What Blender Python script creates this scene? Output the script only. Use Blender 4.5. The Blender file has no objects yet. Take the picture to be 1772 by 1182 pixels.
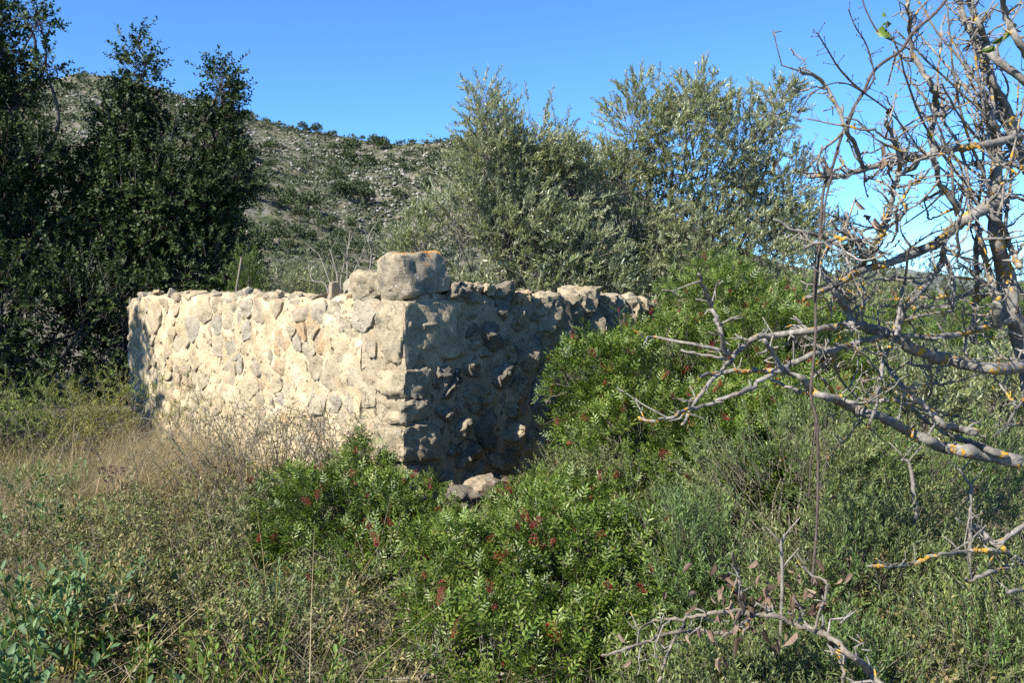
import bpy, math, random
import numpy as np
from mathutils import Vector, Matrix

# ------------------------------------------------------------------ camera, sky, sun, exposure
SC = bpy.context.scene
COL = SC.collection
FPX = 1535.0                       # focal length in photo pixels (photo 1772 x 1182)
EYE = 1.5
PITCH = math.atan(86.0 / FPX)
cam_d = bpy.data.cameras.new('camera'); cam = bpy.data.objects.new('camera', cam_d); COL.objects.link(cam)
cam.location = (0, 0, EYE); cam.rotation_euler = (math.pi / 2 - PITCH, 0, 0)
cam_d.sensor_width = 36.0; cam_d.lens = 36.0 * FPX / 1772.0
cam_d.clip_start = 0.05; cam_d.clip_end = 9000
SC.camera = cam

SUN_DIR = Vector((-1.0, -0.90, 0.0)).normalized()      # horizontal direction towards the sun
SUN_EL = math.radians(40)
w = bpy.data.worlds.new('World'); SC.world = w; w.use_nodes = True
nt = w.node_tree
sky = nt.nodes.new('ShaderNodeTexSky'); sky.sky_type = 'NISHITA'; sky.sun_disc = False
sky.sun_elevation = SUN_EL
sky.sun_rotation = math.atan2(SUN_DIR.x, SUN_DIR.y)
sky.altitude = 0; sky.air_density = 0.6; sky.dust_density = 0.0; sky.ozone_density = 10.0
bg = nt.nodes['Background']; bg.inputs['Strength'].default_value = 0.127
wb = nt.nodes.new('ShaderNodeMix'); wb.data_type = 'RGBA'; wb.blend_type = 'MULTIPLY'; wb.inputs['Factor'].default_value = 1.0
wb.inputs['B'].default_value = (0.82, 1.0, 0.98, 1)      # the camera's white balance, even over the whole sky
nt.links.new(sky.outputs[0], wb.inputs['A']); nt.links.new(wb.outputs['Result'], bg.inputs['Color'])
sun_d = bpy.data.lights.new('sun', 'SUN'); sun = bpy.data.objects.new('sun', sun_d); COL.objects.link(sun)
sun_d.energy = 4.8; sun_d.angle = math.radians(0.5); sun_d.color = (1.0, 0.945, 0.85)
to_sun = Vector((SUN_DIR.x * math.cos(SUN_EL), SUN_DIR.y * math.cos(SUN_EL), math.sin(SUN_EL)))
sun.rotation_euler = to_sun.to_track_quat('Z', 'Y').to_euler()
sun.location = (-20, -8, 20)
vs = SC.view_settings
vs.view_transform = 'Standard'; vs.look = 'None'; vs.gamma = 1.0; vs.use_curve_mapping = False; vs.exposure = 1.25
SC.render.engine = 'CYCLES'
SC.cycles.max_bounces = 5; SC.cycles.diffuse_bounces = 3; SC.cycles.glossy_bounces = 2
SC.cycles.transmission_bounces = 3; SC.cycles.transparent_max_bounces = 4
SC.cycles.use_denoising = False

rng = np.random.default_rng(11)
random.seed(4)

# ------------------------------------------------------------------ helpers
def P(px, py, depth):
    """point of the place at the given distance in front of the eye (metres along +Y)"""
    a = (px - 886) / FPX; b = (591 - py) / FPX
    y = math.cos(PITCH) + b * math.sin(PITCH); z = -math.sin(PITCH) + b * math.cos(PITCH)
    k = depth / y
    return np.array((a * k, depth, EYE + z * k))

def srgb(r, g, b):
    f = lambda c: (c / 255 / 12.92) if c / 255 <= 0.04045 else ((c / 255 + 0.055) / 1.055) ** 2.4
    return (f(r), f(g), f(b), 1.0)

def _hash(ix, iy, iz):
    h = (ix.astype(np.int64) * 73856093) ^ (iy.astype(np.int64) * 19349663) ^ (iz.astype(np.int64) * 83492791)
    h = (h ^ (h >> 13)) * 1274126177
    h = h ^ (h >> 16)
    return (h & 0xFFFF).astype(np.float64) / 65535.0

def vnoise(p):
    p = np.asarray(p, float); i = np.floor(p).astype(np.int64); f = p - i; f = f * f * (3 - 2 * f)
    out = 0
    for dx in (0, 1):
        for dy in (0, 1):
            for dz in (0, 1):
                wt = (f[:, 0] if dx else 1 - f[:, 0]) * (f[:, 1] if dy else 1 - f[:, 1]) * (f[:, 2] if dz else 1 - f[:, 2])
                out = out + wt * _hash(i[:, 0] + dx, i[:, 1] + dy, i[:, 2] + dz)
    return out * 2 - 1

def fbm(p, octv=4, gain=0.5):
    p = np.asarray(p, float); a = 1; s = 0; t = 0
    for k in range(octv):
        s = s + a * vnoise(p * (2.03 ** k) + 17.3 * k); t += a; a *= gain
    return s / t

def unit(a):
    return a / np.maximum(np.linalg.norm(a, axis=-1, keepdims=True), 1e-9)

class MB:
    """collects vertices and faces of ONE mesh"""
    def __init__(s): s.v = []; s.f = []; s.n = 0
    def add(s, V, *faces):
        V = np.asarray(V, float).reshape(-1, 3)
        for F in faces:
            F = np.asarray(F, int)
            if len(F): s.f.append(F + s.n)
        s.v.append(V); s.n += len(V)
    def tris(s): return sum(len(f) * (f.shape[1] - 2) for f in s.f)
    def mesh(s, name, mat, smooth=False):
        me = bpy.data.meshes.new(name)
        if s.n:
            V = np.concatenate(s.v); me.vertices.add(len(V)); me.vertices.foreach_set('co', V.ravel().astype(np.float32))
            idx = np.concatenate([f.ravel() for f in s.f])
            cnt = np.concatenate([np.full(len(f), f.shape[1]) for f in s.f])
            me.loops.add(len(idx)); me.loops.foreach_set('vertex_index', idx.astype(np.int32))
            me.polygons.add(len(cnt))
            st = np.concatenate(([0], np.cumsum(cnt)[:-1]))
            me.polygons.foreach_set('loop_start', st.astype(np.int32))
            me.polygons.foreach_set('loop_total', cnt.astype(np.int32))
            if smooth: me.polygons.foreach_set('use_smooth', np.ones(len(cnt), bool))
            me.update(calc_edges=True)
        me.materials.append(mat)
        return me
    def build(s, name, mat, parent=None, smooth=False):
        o = bpy.data.objects.new(name, s.mesh(name, mat, smooth)); COL.objects.link(o)
        if name in ('foliage', 'crown', 'stems', 'branches', 'twigs', 'lichen') and parent is not None: o['kind'] = 'stuff'
        if parent is not None: o.parent = parent; o.matrix_parent_inverse = Matrix.Translation(-Vector(parent.location))
        return o

def tag(o, label=None, cat=None, group=None, kind=None):
    if label: o['label'] = label
    if cat: o['category'] = cat
    if group: o['group'] = group
    if kind: o['kind'] = kind
    return o

def thing(name, label, cat, loc=(0, 0, 0), group=None):
    o = bpy.data.objects.new(name, None); COL.objects.link(o); o.location = tuple(float(c) for c in loc)
    o.empty_display_size = 0.1
    bpy.context.view_layer.update
    return tag(o, label, cat, group)

def catmull(pts, per=4):
    p = np.asarray(pts, float)
    if len(p) < 3:
        t = np.linspace(0, 1, per + 1)[:, None]; return p[0] * (1 - t) + p[-1] * t
    q = np.vstack((2 * p[0] - p[1], p, 2 * p[-1] - p[-2])); out = []
    for i in range(1, len(q) - 2):
        t = np.linspace(0, 1, per, endpoint=False)[:, None]
        a, b, c, d = q[i - 1], q[i], q[i + 1], q[i + 2]
        out.append(0.5 * ((2 * b) + (c - a) * t + (2 * a - 5 * b + 4 * c - d) * t ** 2 + (3 * b - a - 3 * c + d) * t ** 3))
    out.append(p[-1:]); return np.vstack(out)

def tube(mb, path, rad, sides=6, knob=0.0, cap=True):
    path = np.asarray(path, float); n = len(path)
    rad = np.full(n, rad) if np.isscalar(rad) else np.asarray(rad, float)
    T = unit(np.gradient(path, axis=0))
    ref = np.array((0.31, 0.2, 0.93)) if abs(T[:, 2]).mean() < 0.8 else np.array((0.9, 0.4, 0.1))
    A = unit(np.cross(T, ref)); B = np.cross(T, A)
    an = np.linspace(0, 2 * np.pi, sides, endpoint=False)
    R = rad[:, None] * np.ones((1, sides))
    V = path[:, None, :] + R[:, :, None] * (A[:, None, :] * np.cos(an)[None, :, None] + B[:, None, :] * np.sin(an)[None, :, None])
    V = V.reshape(-1, 3)
    if knob:
        nz = vnoise(V / (rad.max() * 2.2 + 1e-6) + 3.1)
        ctr = np.repeat(path, sides, axis=0)
        V = ctr + (V - ctr) * (1 + knob * nz)[:, None]
    i = np.arange(n - 1)[:, None] * sides; j = np.arange(sides)[None, :]; k = (j + 1) % sides
    F = np.stack((i + j, i + k, i + sides + k, i + sides + j), -1).reshape(-1, 4)
    if cap and sides > 3:
        V = np.vstack((V, path[-1] + T[-1] * rad[-1], path[0] - T[0] * rad[0] * 0.4)); e = (n - 1) * sides
        C = np.array([(e + a, e + (a + 1) % sides, n * sides) for a in range(sides)] + [((a + 1) % sides, a, n * sides + 1) for a in range(sides)])
        mb.add(V, F, C)
    else:
        mb.add(V, F)

def sticks(mb, p0, p1, r0, r1):
    """many thin three-sided tapered twigs at once"""
    p0 = np.asarray(p0); p1 = np.asarray(p1); n = len(p0)
    if n == 0: return
    d = unit(p1 - p0); ref = np.where(np.abs(d[:, 2:3]) < 0.8, np.array((0, 0, 1.0)), np.array((1.0, 0, 0)))
    A = unit(np.cross(d, ref)); B = np.cross(d, A); V = np.zeros((n, 6, 3))
    r0 = np.broadcast_to(r0, (n,)); r1 = np.broadcast_to(r1, (n,))
    for k in range(3):
        c, s_ = math.cos(k * 2.0944), math.sin(k * 2.0944)
        off = A * c + B * s_
        V[:, k] = p0 + off * r0[:, None]; V[:, 3 + k] = p1 + off * r1[:, None]
    F = np.array([(0, 1, 4, 3), (1, 2, 5, 4), (2, 0, 3, 5)])
    mb.add(V, (F[None] + (np.arange(n) * 6)[:, None, None]).reshape(-1, 4))

# leaf templates: along +Y, normal +Z
def leaf4(L, W, fold=0.15, droop=0.1):
    return np.array([(0, 0, 0), (-W / 2, L * .45, W * fold), (0, L, -L * droop), (W / 2, L * .45, W * fold)]), np.array([(0, 2, 1), (0, 3, 2)])
def leaf6(L, W, fold=0.15, droop=0.12):
    return (np.array([(0, 0, 0), (-W * .42, L * .28, W * fold), (-W * .45, L * .68, W * fold - L * droop * .4), (0, L, -L * droop), (W * .45, L * .68, W * fold - L * droop * .4), (W * .42, L * .28, W * fold)]),
            np.array([(0, 3, 2, 1), (0, 5, 4, 3)]))
def pinnate(L, pairs, lf, wd):
    V = []; F = []; b, bf = leaf4(lf, wd, 0.2, 0.08); n = 0
    for k in range(pairs):
        y = L * (0.22 + 0.78 * k / pairs); zc = -L * 0.25 * (y / L) ** 2
        for sgn in (-1, 1):
            a = math.radians(58 - 12 * k / pairs) * sgn
            R = np.array(((math.cos(a), math.sin(a), 0), (-math.sin(a), math.cos(a), 0), (0, 0, 1)))
            V.append(b @ R.T + (0, y, zc)); F.append(bf + n); n += 4
    V.append(b + (0, L * 0.97, -L * .25)); F.append(bf + n); n += 4
    r = L * .012
    V.append(np.array([(-r, 0, 0), (r, 0, 0), (0, L, -L * .25)])); F.append(np.array([(n, n + 1, n + 2)]))
    return np.vstack(V), np.vstack(F)

def frames(d, up):
    Y = unit(d); X = unit(np.cross(Y, up)); Z = np.cross(X, Y)
    return np.stack((X, Y, Z), axis=-1)

def scatter(mb, tmpl, M, T, S):
    V, F = tmpl; n, k = len(T), len(V)
    if n == 0: return
    W = np.einsum('nij,kj->nki', M, V) * np.asarray(S).reshape(-1, 1, 1) + T[:, None, :]
    mb.add(W, (F[None] + (np.arange(n) * k)[:, None, None]).reshape(-1, F.shape[1]))

def lobe_shoots(lobes, n, shell=0.45, up=0.35, jit=0.45, thr=-0.25, nscale=3.2, zmin=0.03, seed=0):
    """shoot base points and directions over the outside of a set of ellipsoid lobes (cx,cy,cz,rx,ry,rz)"""
    L = np.array(lobes, float); C, R = L[:, :3], L[:, 3:6]
    area = (R[:, 0] * R[:, 1] + R[:, 1] * R[:, 2] + R[:, 0] * R[:, 2]); pr = area / area.sum()
    Ps, Ds = [], []; got = 0
    for _ in range(12):
        m = int(n * 1.8); k = rng.choice(len(L), m, p=pr)
        wv = unit(rng.normal(size=(m, 3))); rr = 1 - shell * rng.random(m) ** 1.6
        bump = 1 + 0.22 * fbm(wv * 2.3 + k[:, None] * 7.7 + seed, 3)
        p = C[k] + wv * R[k] * (rr * bump)[:, None]
        nrm = unit(wv / R[k])
        ok = p[:, 2] > zmin
        ok &= vnoise(p * nscale + seed) > thr + 0.25 * rng.normal(size=m)
        dn = np.linalg.norm((p[:, None, :] - C[None]) / R[None], axis=2); dn[np.arange(m), k] = 9
        ok &= dn.min(axis=1) > 0.55
        d = unit(nrm + np.array((0, 0, up)) + rng.normal(size=(m, 3)) * jit)
        Ps.append(p[ok]); Ds.append(d[ok]); got += ok.sum()
        if got >= n: break
    return np.vstack(Ps)[:n], np.vstack(Ds)[:n]

def leaves_on(mb, tmpl, p, d, L, per, fwd=0.7, out=0.8, upb=0.25, size=(0.75, 1.15), upn=0.9, t0=0.1, curve=0.0, whorl=2.4):
    """leaves along each shoot (base p, direction d, length L)"""
    n = len(p)
    if n == 0: return
    L = np.broadcast_to(L, (n,))
    t = (np.arange(per)[None, :] + rng.random((n, per))) / per * (1 - t0) + t0
    ref = np.where(np.abs(d[:, 2:3]) < 0.85, np.array((0, 0, 1.0)), np.array((1.0, 0, 0)))
    A = unit(np.cross(d, ref)); B = np.cross(d, A)
    an = rng.random((n, 1)) * 6.28 + np.arange(per)[None, :] * whorl + rng.normal(size=(n, per)) * 0.35
    rad = A[:, None] * np.cos(an)[..., None] + B[:, None] * np.sin(an)[..., None]
    pos = p[:, None] + d[:, None] * (L[:, None] * t)[..., None]
    pos[..., 2] += -curve * (L[:, None] * t) ** 2
    ld = unit(d[:, None] * fwd + rad * out + np.array((0, 0, upb)) + rng.normal(size=(n, per, 3)) * 0.18)
    upv = unit(np.array((0, 0, upn)) + d[:, None] * 0.6 + rng.normal(size=(n, per, 3)) * 0.45)
    pos = pos.reshape(-1, 3); ld = ld.reshape(-1, 3); upv = upv.reshape(-1, 3)
    S = rng.uniform(size[0], size[1], len(pos)) * (1.05 - 0.35 * t.reshape(-1) ** 3)
    scatter(mb, tmpl, frames(ld, upv), pos, S)

def stems_to(mb, base, tips, r0=0.012, r1=0.003, spread=0.12, bend=0.25, sides=5, upfirst=0.5, per=3):
    base = np.asarray(base, float)
    for tpt in tips:
        b = base + np.append(rng.normal(size=2) * spread, 0)
        b[2] = base[2] - 0.03
        m1 = b + (tpt - b) * 0.35; m1[2] = b[2] + (tpt[2] - b[2]) * (0.35 + upfirst * 0.25)
        m2 = b + (tpt - b) * 0.7; m2[2] = b[2] + (tpt[2] - b[2]) * (0.7 + upfirst * 0.12)
        ln = np.linalg.norm(tpt - b)
        m1 += rng.normal(size=3) * bend * ln * 0.16; m2 += rng.normal(size=3) * bend * ln * 0.16
        path = catmull([b, m1, m2, tpt], per)
        tube(mb, path, np.linspace(r0 * rng.uniform(.7, 1.2), r1, len(path)), sides, cap=False)

# ------------------------------------------------------------------ materials
def node_mat(name):
    m = bpy.data.materials.new(name); m.use_nodes = True
    t = m.node_tree; b = t.nodes['Principled BSDF']
    return m, t, b, t.nodes['Material Output']

def ramp(t, fac, stops):
    r = t.nodes.new('ShaderNodeValToRGB'); e = r.color_ramp.elements
    while len(e) < len(stops): e.new(0.5)
    for k, (pos, c) in enumerate(stops): e[k].position = pos; e[k].color = c if len(c) == 4 else (*c, 1)
    t.links.new(fac, r.inputs[0]); return r.outputs[0]

def noise(t, scale, detail=4, rough=0.55, vec=None, dist=0.0):
    n = t.nodes.new('ShaderNodeTexNoise'); n.inputs['Scale'].default_value = scale
    n.inputs['Detail'].default_value = detail; n.inputs['Roughness'].default_value = rough; n.inputs['Distortion'].default_value = dist
    if vec is not None: t.links.new(vec, n.inputs['Vector'])
    return n.outputs[0]

def geo_pos(t):
    return t.nodes.new('ShaderNodeNewGeometry').outputs['Position']

def mix(t, fac, a, b, mode='MIX'):
    n = t.nodes.new('ShaderNodeMix'); n.data_type = 'RGBA'; n.blend_type = mode
    for s, v in ((n.inputs['Factor'], fac), (n.inputs['A'], a), (n.inputs['B'], b)):
        if isinstance(v, (int, float)): s.default_value = v
        elif isinstance(v, tuple): s.default_value = v if len(v) == 4 else (*v, 1)
        else: t.links.new(v, s)
    return n.outputs['Result']

def bump(t, b, h, strength=0.5, dist=0.01):
    n = t.nodes.new('ShaderNodeBump'); n.inputs['Strength'].default_value = strength; n.inputs['Distance'].default_value = dist
    t.links.new(h, n.inputs['Height']); t.links.new(n.outputs[0], b.inputs['Normal'])

def leaf_mat(name, cols, back=None, trans=0.28, rough=0.45, spec=0.4, clump=3.0, tcol=None, patch=None, pscale=1.3, per_object=False):
    m, t, b, out = node_mat(name)
    g = t.nodes.new('ShaderNodeNewGeometry')
    stops = [(k / max(1, len(cols) - 1), c) for k, c in enumerate(cols)]
    c = ramp(t, t.nodes.new('ShaderNodeObjectInfo').outputs['Random'] if per_object else g.outputs['Random Per Island'], stops)
    nz = noise(t, clump, 2, 0.5, g.outputs['Position'])
    c = mix(t, 0.75, c, ramp(t, nz, [(0.3, (0.55, 0.55, 0.55)), (0.7, (1.25, 1.22, 1.15))]), 'MULTIPLY')
    if patch is not None:
        k = ramp(t, noise(t, pscale, 3, 0.6, g.outputs['Position']), [(0.44, (0, 0, 0)), (0.56, (1, 1, 1))])
        c = mix(t, k, c, mix(t, 1.0, c, patch, 'MULTIPLY'))
    if back is not None:
        c = mix(t, g.outputs['Backfacing'], c, back)
    t.links.new(c, b.inputs['Base Color'])
    b.inputs['Roughness'].default_value = rough; b.inputs['Specular IOR Level'].default_value = spec
    tr = t.nodes.new('ShaderNodeBsdfTranslucent')
    t.links.new(mix(t, 1.0, c, tcol or (1.25, 1.35, 0.75, 1), 'MULTIPLY'), tr.inputs['Color'])
    ms = t.nodes.new('ShaderNodeMixShader'); ms.inputs[0].default_value = trans
    t.links.new(b.outputs[0], ms.inputs[1]); t.links.new(tr.outputs[0], ms.inputs[2]); t.links.new(ms.outputs[0], out.inputs[0])
    return m

def bark_mat(name, c1, c2, scale=40, rough=0.9, lichen=None, bumpd=0.004):
    m, t, b, out = node_mat(name); p = geo_pos(t)
    c = ramp(t, noise(t, scale, 5, 0.65, p), [(0.3, c1), (0.7, c2)])
    c = mix(t, 0.6, c, ramp(t, noise(t, scale * .16, 3, 0.5, p), [(0.3, (0.6, 0.6, 0.6)), (0.7, (1.2, 1.2, 1.2))]), 'MULTIPLY')
    if lichen:
        k = ramp(t, noise(t, scale * .35, 3, 0.6, p), [(lichen[1], (0, 0, 0)), (lichen[1] + 0.05, (1, 1, 1))])
        c = mix(t, k, c, lichen[0])
    t.links.new(c, b.inputs['Base Color']); b.inputs['Roughness'].default_value = rough; b.inputs['Specular IOR Level'].default_value = 0.2
    bump(t, b, noise(t, scale * 2.5, 4, 0.7, p), 0.8, bumpd)
    return m

M = {}
M['mastic'] = leaf_mat('mastic leaf', [(0.045, 0.085, 0.010), (0.09, 0.15, 0.018), (0.145, 0.21, 0.032), (0.17, 0.19, 0.04)], trans=0.22, rough=0.42, spec=0.4, patch=(0.8, 0.85, 0.8, 1), pscale=2.5)
M['mastic_grey'] = leaf_mat('small grey green leaf', [(0.085, 0.11, 0.03), (0.13, 0.16, 0.045), (0.18, 0.2, 0.07)], trans=0.22, rough=0.5)
M['rosemary'] = leaf_mat('narrow grey green leaf', [(0.07, 0.105, 0.025), (0.125, 0.165, 0.045), (0.20, 0.235, 0.075), (0.19, 0.19, 0.085)], trans=0.18, rough=0.5, patch=(0.62, 0.85, 0.7, 1), pscale=2.2)
M['olive'] = leaf_mat('olive leaf', [(0.12, 0.145, 0.048), (0.19, 0.215, 0.08), (0.26, 0.28, 0.125)], back=(0.32, 0.34, 0.23, 1), trans=0.22, rough=0.38, spec=0.5)
M['dark'] = leaf_mat('dark evergreen leaf', [(0.016, 0.034, 0.009), (0.028, 0.054, 0.013), (0.05, 0.085, 0.02), (0.06, 0.075, 0.02)], trans=0.14, rough=0.55, spec=0.25, clump=1.6)
M['bright'] = leaf_mat('bright green leaf', [(0.06, 0.12, 0.02), (0.11, 0.18, 0.03), (0.15, 0.21, 0.045)], trans=0.3, rough=0.5)
M['pine'] = leaf_mat('pine needles', [(0.035, 0.06, 0.016), (0.06, 0.09, 0.025), (0.085, 0.115, 0.035)], trans=0.2, rough=0.6, clump=1.2)
M['hillscrub'] = leaf_mat('hill scrub leaf', [(0.04, 0.06, 0.028), (0.07, 0.09, 0.042), (0.11, 0.12, 0.06)], trans=0.1, rough=0.7, clump=0.05)
M['hillpine'] = leaf_mat('hill pine leaf', [(0.04, 0.06, 0.022), (0.06, 0.085, 0.03), (0.085, 0.11, 0.04)], trans=0.1, rough=0.7, clump=0.1)
M['glauc'] = leaf_mat('blue green broad leaf', [(0.075, 0.14, 0.055), (0.11, 0.19, 0.08), (0.16, 0.24, 0.12)], trans=0.25, rough=0.6, spec=0.25)
M['euphorb'] = leaf_mat('pale green narrow leaf', [(0.13, 0.21, 0.09), (0.2, 0.28, 0.13)], trans=0.25, rough=0.5)
M['weed'] = leaf_mat('weed leaf', [(0.07, 0.11, 0.028), (0.13, 0.175, 0.05), (0.2, 0.235, 0.085), (0.22, 0.2, 0.10)], trans=0.25, rough=0.55, patch=(1.35, 1.0, 1.1, 1), pscale=1.1)
M['straw'] = leaf_mat('dry grass', [(0.28, 0.21, 0.12), (0.40, 0.31, 0.18), (0.50, 0.41, 0.26), (0.24, 0.175, 0.11)], trans=0.3, rough=0.7, spec=0.2, tcol=(1.1, 1.05, 0.9, 1))
M['greengrass'] = leaf_mat('green grass', [(0.10, 0.15, 0.03), (0.16, 0.21, 0.05), (0.25, 0.26, 0.09)], trans=0.3, rough=0.6, spec=0.25, patch=(1.3, 1.0, 1.0, 1), pscale=0.9)
M['deadleaf'] = leaf_mat('dead brown leaf', [(0.06, 0.038, 0.027), (0.11, 0.07, 0.05), (0.20, 0.135, 0.10), (0.28, 0.2, 0.15)], trans=0.2, rough=0.7, spec=0.2, tcol=(1.3, 1.0, 0.7, 1), per_object=True, clump=60)
M['berry'] = leaf_mat('red berries', [(0.16, 0.008, 0.016), (0.28, 0.015, 0.026), (0.24, 0.05, 0.022), (0.09, 0.008, 0.016)], trans=0.05, rough=0.35, spec=0.5, tcol=(1, .6, .6, 1))
M['twig'] = bark_mat('shrub twig', (0.10, 0.083, 0.062, 1), (0.26, 0.225, 0.175, 1), 60)
M['twig_pale'] = bark_mat('pale grey stem', (0.13, 0.115, 0.095, 1), (0.28, 0.25, 0.21, 1), 40)
M['twig_dark'] = bark_mat('dark brown twig', (0.045, 0.033, 0.026, 1), (0.11, 0.085, 0.065, 1), 50)
M['vine'] = bark_mat('brown vine stem', (0.055, 0.042, 0.036, 1), (0.13, 0.10, 0.085, 1), 70)
M['trunk'] = bark_mat('trunk bark', (0.05, 0.045, 0.04, 1), (0.14, 0.125, 0.11, 1), 18, bumpd=0.01)
M['almond'] = bark_mat('dead almond bark', (0.085, 0.074, 0.062, 1), (0.31, 0.285, 0.245, 1), 45, lichen=((0.45, 0.26, 0.03, 1), 0.61))
def lichen_mat():
    m, t, b, o = node_mat('orange lichen crust'); p = geo_pos(t)
    c = ramp(t, noise(t, 120, 3, 0.6, p), [(0.3, (0.30, 0.15, 0.012)), (0.7, (0.52, 0.29, 0.03))])
    t.links.new(c, b.inputs['Base Color']); b.inputs['Roughness'].default_value = 0.95
    bump(t, b, noise(t, 260, 3, 0.7, p), 1.0, 0.004); return m
M['lichen'] = lichen_mat()

def stone_mat(name, tones, grey, lichen_orange=False, bumpd=0.02):
    m, t, b, o = node_mat(name); p = geo_pos(t)
    oi = t.nodes.new('ShaderNodeObjectInfo')
    base = ramp(t, oi.outputs['Random'], [(k / (len(tones) - 1), c) for k, c in enumerate(tones)])
    c = mix(t, ramp(t, noise(t, 7, 5, 0.6, p), [(0.35, (0, 0, 0)), (0.7, (1, 1, 1))]), base, grey)
    c = mix(t, 0.8, c, ramp(t, noise(t, 34, 6, 0.7, p), [(0.3, (0.55, 0.52, 0.47)), (0.48, (1, 1, 1)), (0.75, (1.14, 1.12, 1.08))]), 'MULTIPLY')
    spots = ramp(t, noise(t, 55, 2, 0.5, p), [(0.68, (0, 0, 0)), (0.72, (1, 1, 1))])
    c = mix(t, spots, c, (0.46, 0.45, 0.41, 1))
    if lichen_orange:
        g = t.nodes.new('ShaderNodeNewGeometry'); sx = t.nodes.new('ShaderNodeSeparateXYZ'); t.links.new(g.outputs['Normal'], sx.inputs[0])
        mr = t.nodes.new('ShaderNodeMath'); mr.operation = 'MULTIPLY'
        k1 = ramp(t, sx.outputs['Z'], [(0.35, (0, 0, 0)), (0.7, (1, 1, 1))]); k2 = ramp(t, noise(t, 8, 4, 0.6, p), [(0.52, (0, 0, 0)), (0.57, (1, 1, 1))])
        t.links.new(k1, mr.inputs[0]); t.links.new(k2, mr.inputs[1])
        c = mix(t, mr.outputs[0], c, (0.50, 0.20, 0.02, 1))
    t.links.new(c, b.inputs['Base Color']); b.inputs['Roughness'].default_value = 0.95; b.inputs['Specular IOR Level'].default_value = 0.15
    ad = t.nodes.new('ShaderNodeMath'); ad.operation = 'ADD'
    t.links.new(noise(t, 18, 8, 0.66, p), ad.inputs[0]); t.links.new(ramp(t, noise(t, 40, 2, 0.5, p), [(0.25, (0, 0, 0)), (0.4, (.35, .35, .35))]), ad.inputs[1])
    bump(t, b, ad.outputs[0], 0.95, bumpd)
    return m
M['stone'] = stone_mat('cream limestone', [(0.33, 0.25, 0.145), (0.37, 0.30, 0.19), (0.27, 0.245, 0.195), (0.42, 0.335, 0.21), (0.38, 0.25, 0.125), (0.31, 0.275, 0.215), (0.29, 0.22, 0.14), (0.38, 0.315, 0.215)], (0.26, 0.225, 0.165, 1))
M['stone_shaded'] = stone_mat('weathered limestone with painted shade', [(0.20, 0.17, 0.125), (0.30, 0.24, 0.155), (0.14, 0.125, 0.10), (0.34, 0.265, 0.165), (0.17, 0.155, 0.13)], (0.10, 0.09, 0.072, 1))  # grey lichen patina, darkened further to paint in the right face's shade
M['quoin'] = stone_mat('corner stone', [(0.34, 0.275, 0.18), (0.38, 0.31, 0.2)], (0.17, 0.15, 0.11, 1))
M['topstone'] = stone_mat('lichen covered top stone', [(0.33, 0.27, 0.185), (0.36, 0.3, 0.21)], (0.13, 0.118, 0.095, 1), lichen_orange=True)
def mortar_mat(name, c0, c1, c2):
    m, t, b, o = node_mat(name); p = geo_pos(t)
    c = ramp(t, noise(t, 5, 5, 0.6, p), [(0.3, c0), (0.5, c1), (0.7, c2)])
    c = mix(t, 0.7, c, ramp(t, noise(t, 60, 5, 0.7, p), [(0.3, (0.65, 0.63, 0.6)), (0.6, (1.08, 1.06, 1.03))]), 'MULTIPLY')
    c = mix(t, ramp(t, noise(t, 16, 4, 0.6, p), [(0.64, (0, 0, 0)), (0.70, (1, 1, 1))]), c, (0.16, 0.115, 0.065, 1))  # dark brown pits: dirt, with the shade of small holes painted in
    t.links.new(c, b.inputs['Base Color']); b.inputs['Roughness'].default_value = 0.97; b.inputs['Specular IOR Level'].default_value = 0.1
    ad = t.nodes.new('ShaderNodeMath'); ad.operation = 'ADD'
    pit = ramp(t, noise(t, 16, 4, 0.6, p), [(0.60, (1, 1, 1)), (0.72, (0, 0, 0))])
    t.links.new(noise(t, 18, 8, 0.68, p), ad.inputs[0]); t.links.new(pit, ad.inputs[1])
    bump(t, b, ad.outputs[0], 1.0, 0.03); return m
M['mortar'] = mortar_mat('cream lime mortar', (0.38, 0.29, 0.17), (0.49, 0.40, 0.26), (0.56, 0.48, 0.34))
M['mortar_shaded'] = mortar_mat('grey mortar with painted shade', (0.27, 0.22, 0.15), (0.36, 0.295, 0.205), (0.42, 0.35, 0.25))  # the lime mortar again, its colour darkened to deepen the right face's shade
def ground_mat():
    m, t, b, o = node_mat('dry earth and litter'); p = geo_pos(t)
    c = ramp(t, noise(t, 9, 6, 0.65, p), [(0.3, (0.07, 0.052, 0.035)), (0.5, (0.14, 0.11, 0.075)), (0.72, (0.22, 0.18, 0.12))])
    g = ramp(t, noise(t, 1.1, 4, 0.6, p), [(0.45, (0, 0, 0)), (0.6, (1, 1, 1))])
    c = mix(t, g, c, ramp(t, noise(t, 14, 4, 0.6, p), [(0.3, (0.05, 0.06, 0.022)), (0.7, (0.12, 0.125, 0.05))]))
    t.links.new(c, b.inputs['Base Color']); b.inputs['Roughness'].default_value = 1.0
    bump(t, b, noise(t, 45, 6, 0.7, p), 1.0, 0.03); return m
M['ground'] = ground_mat()
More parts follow.
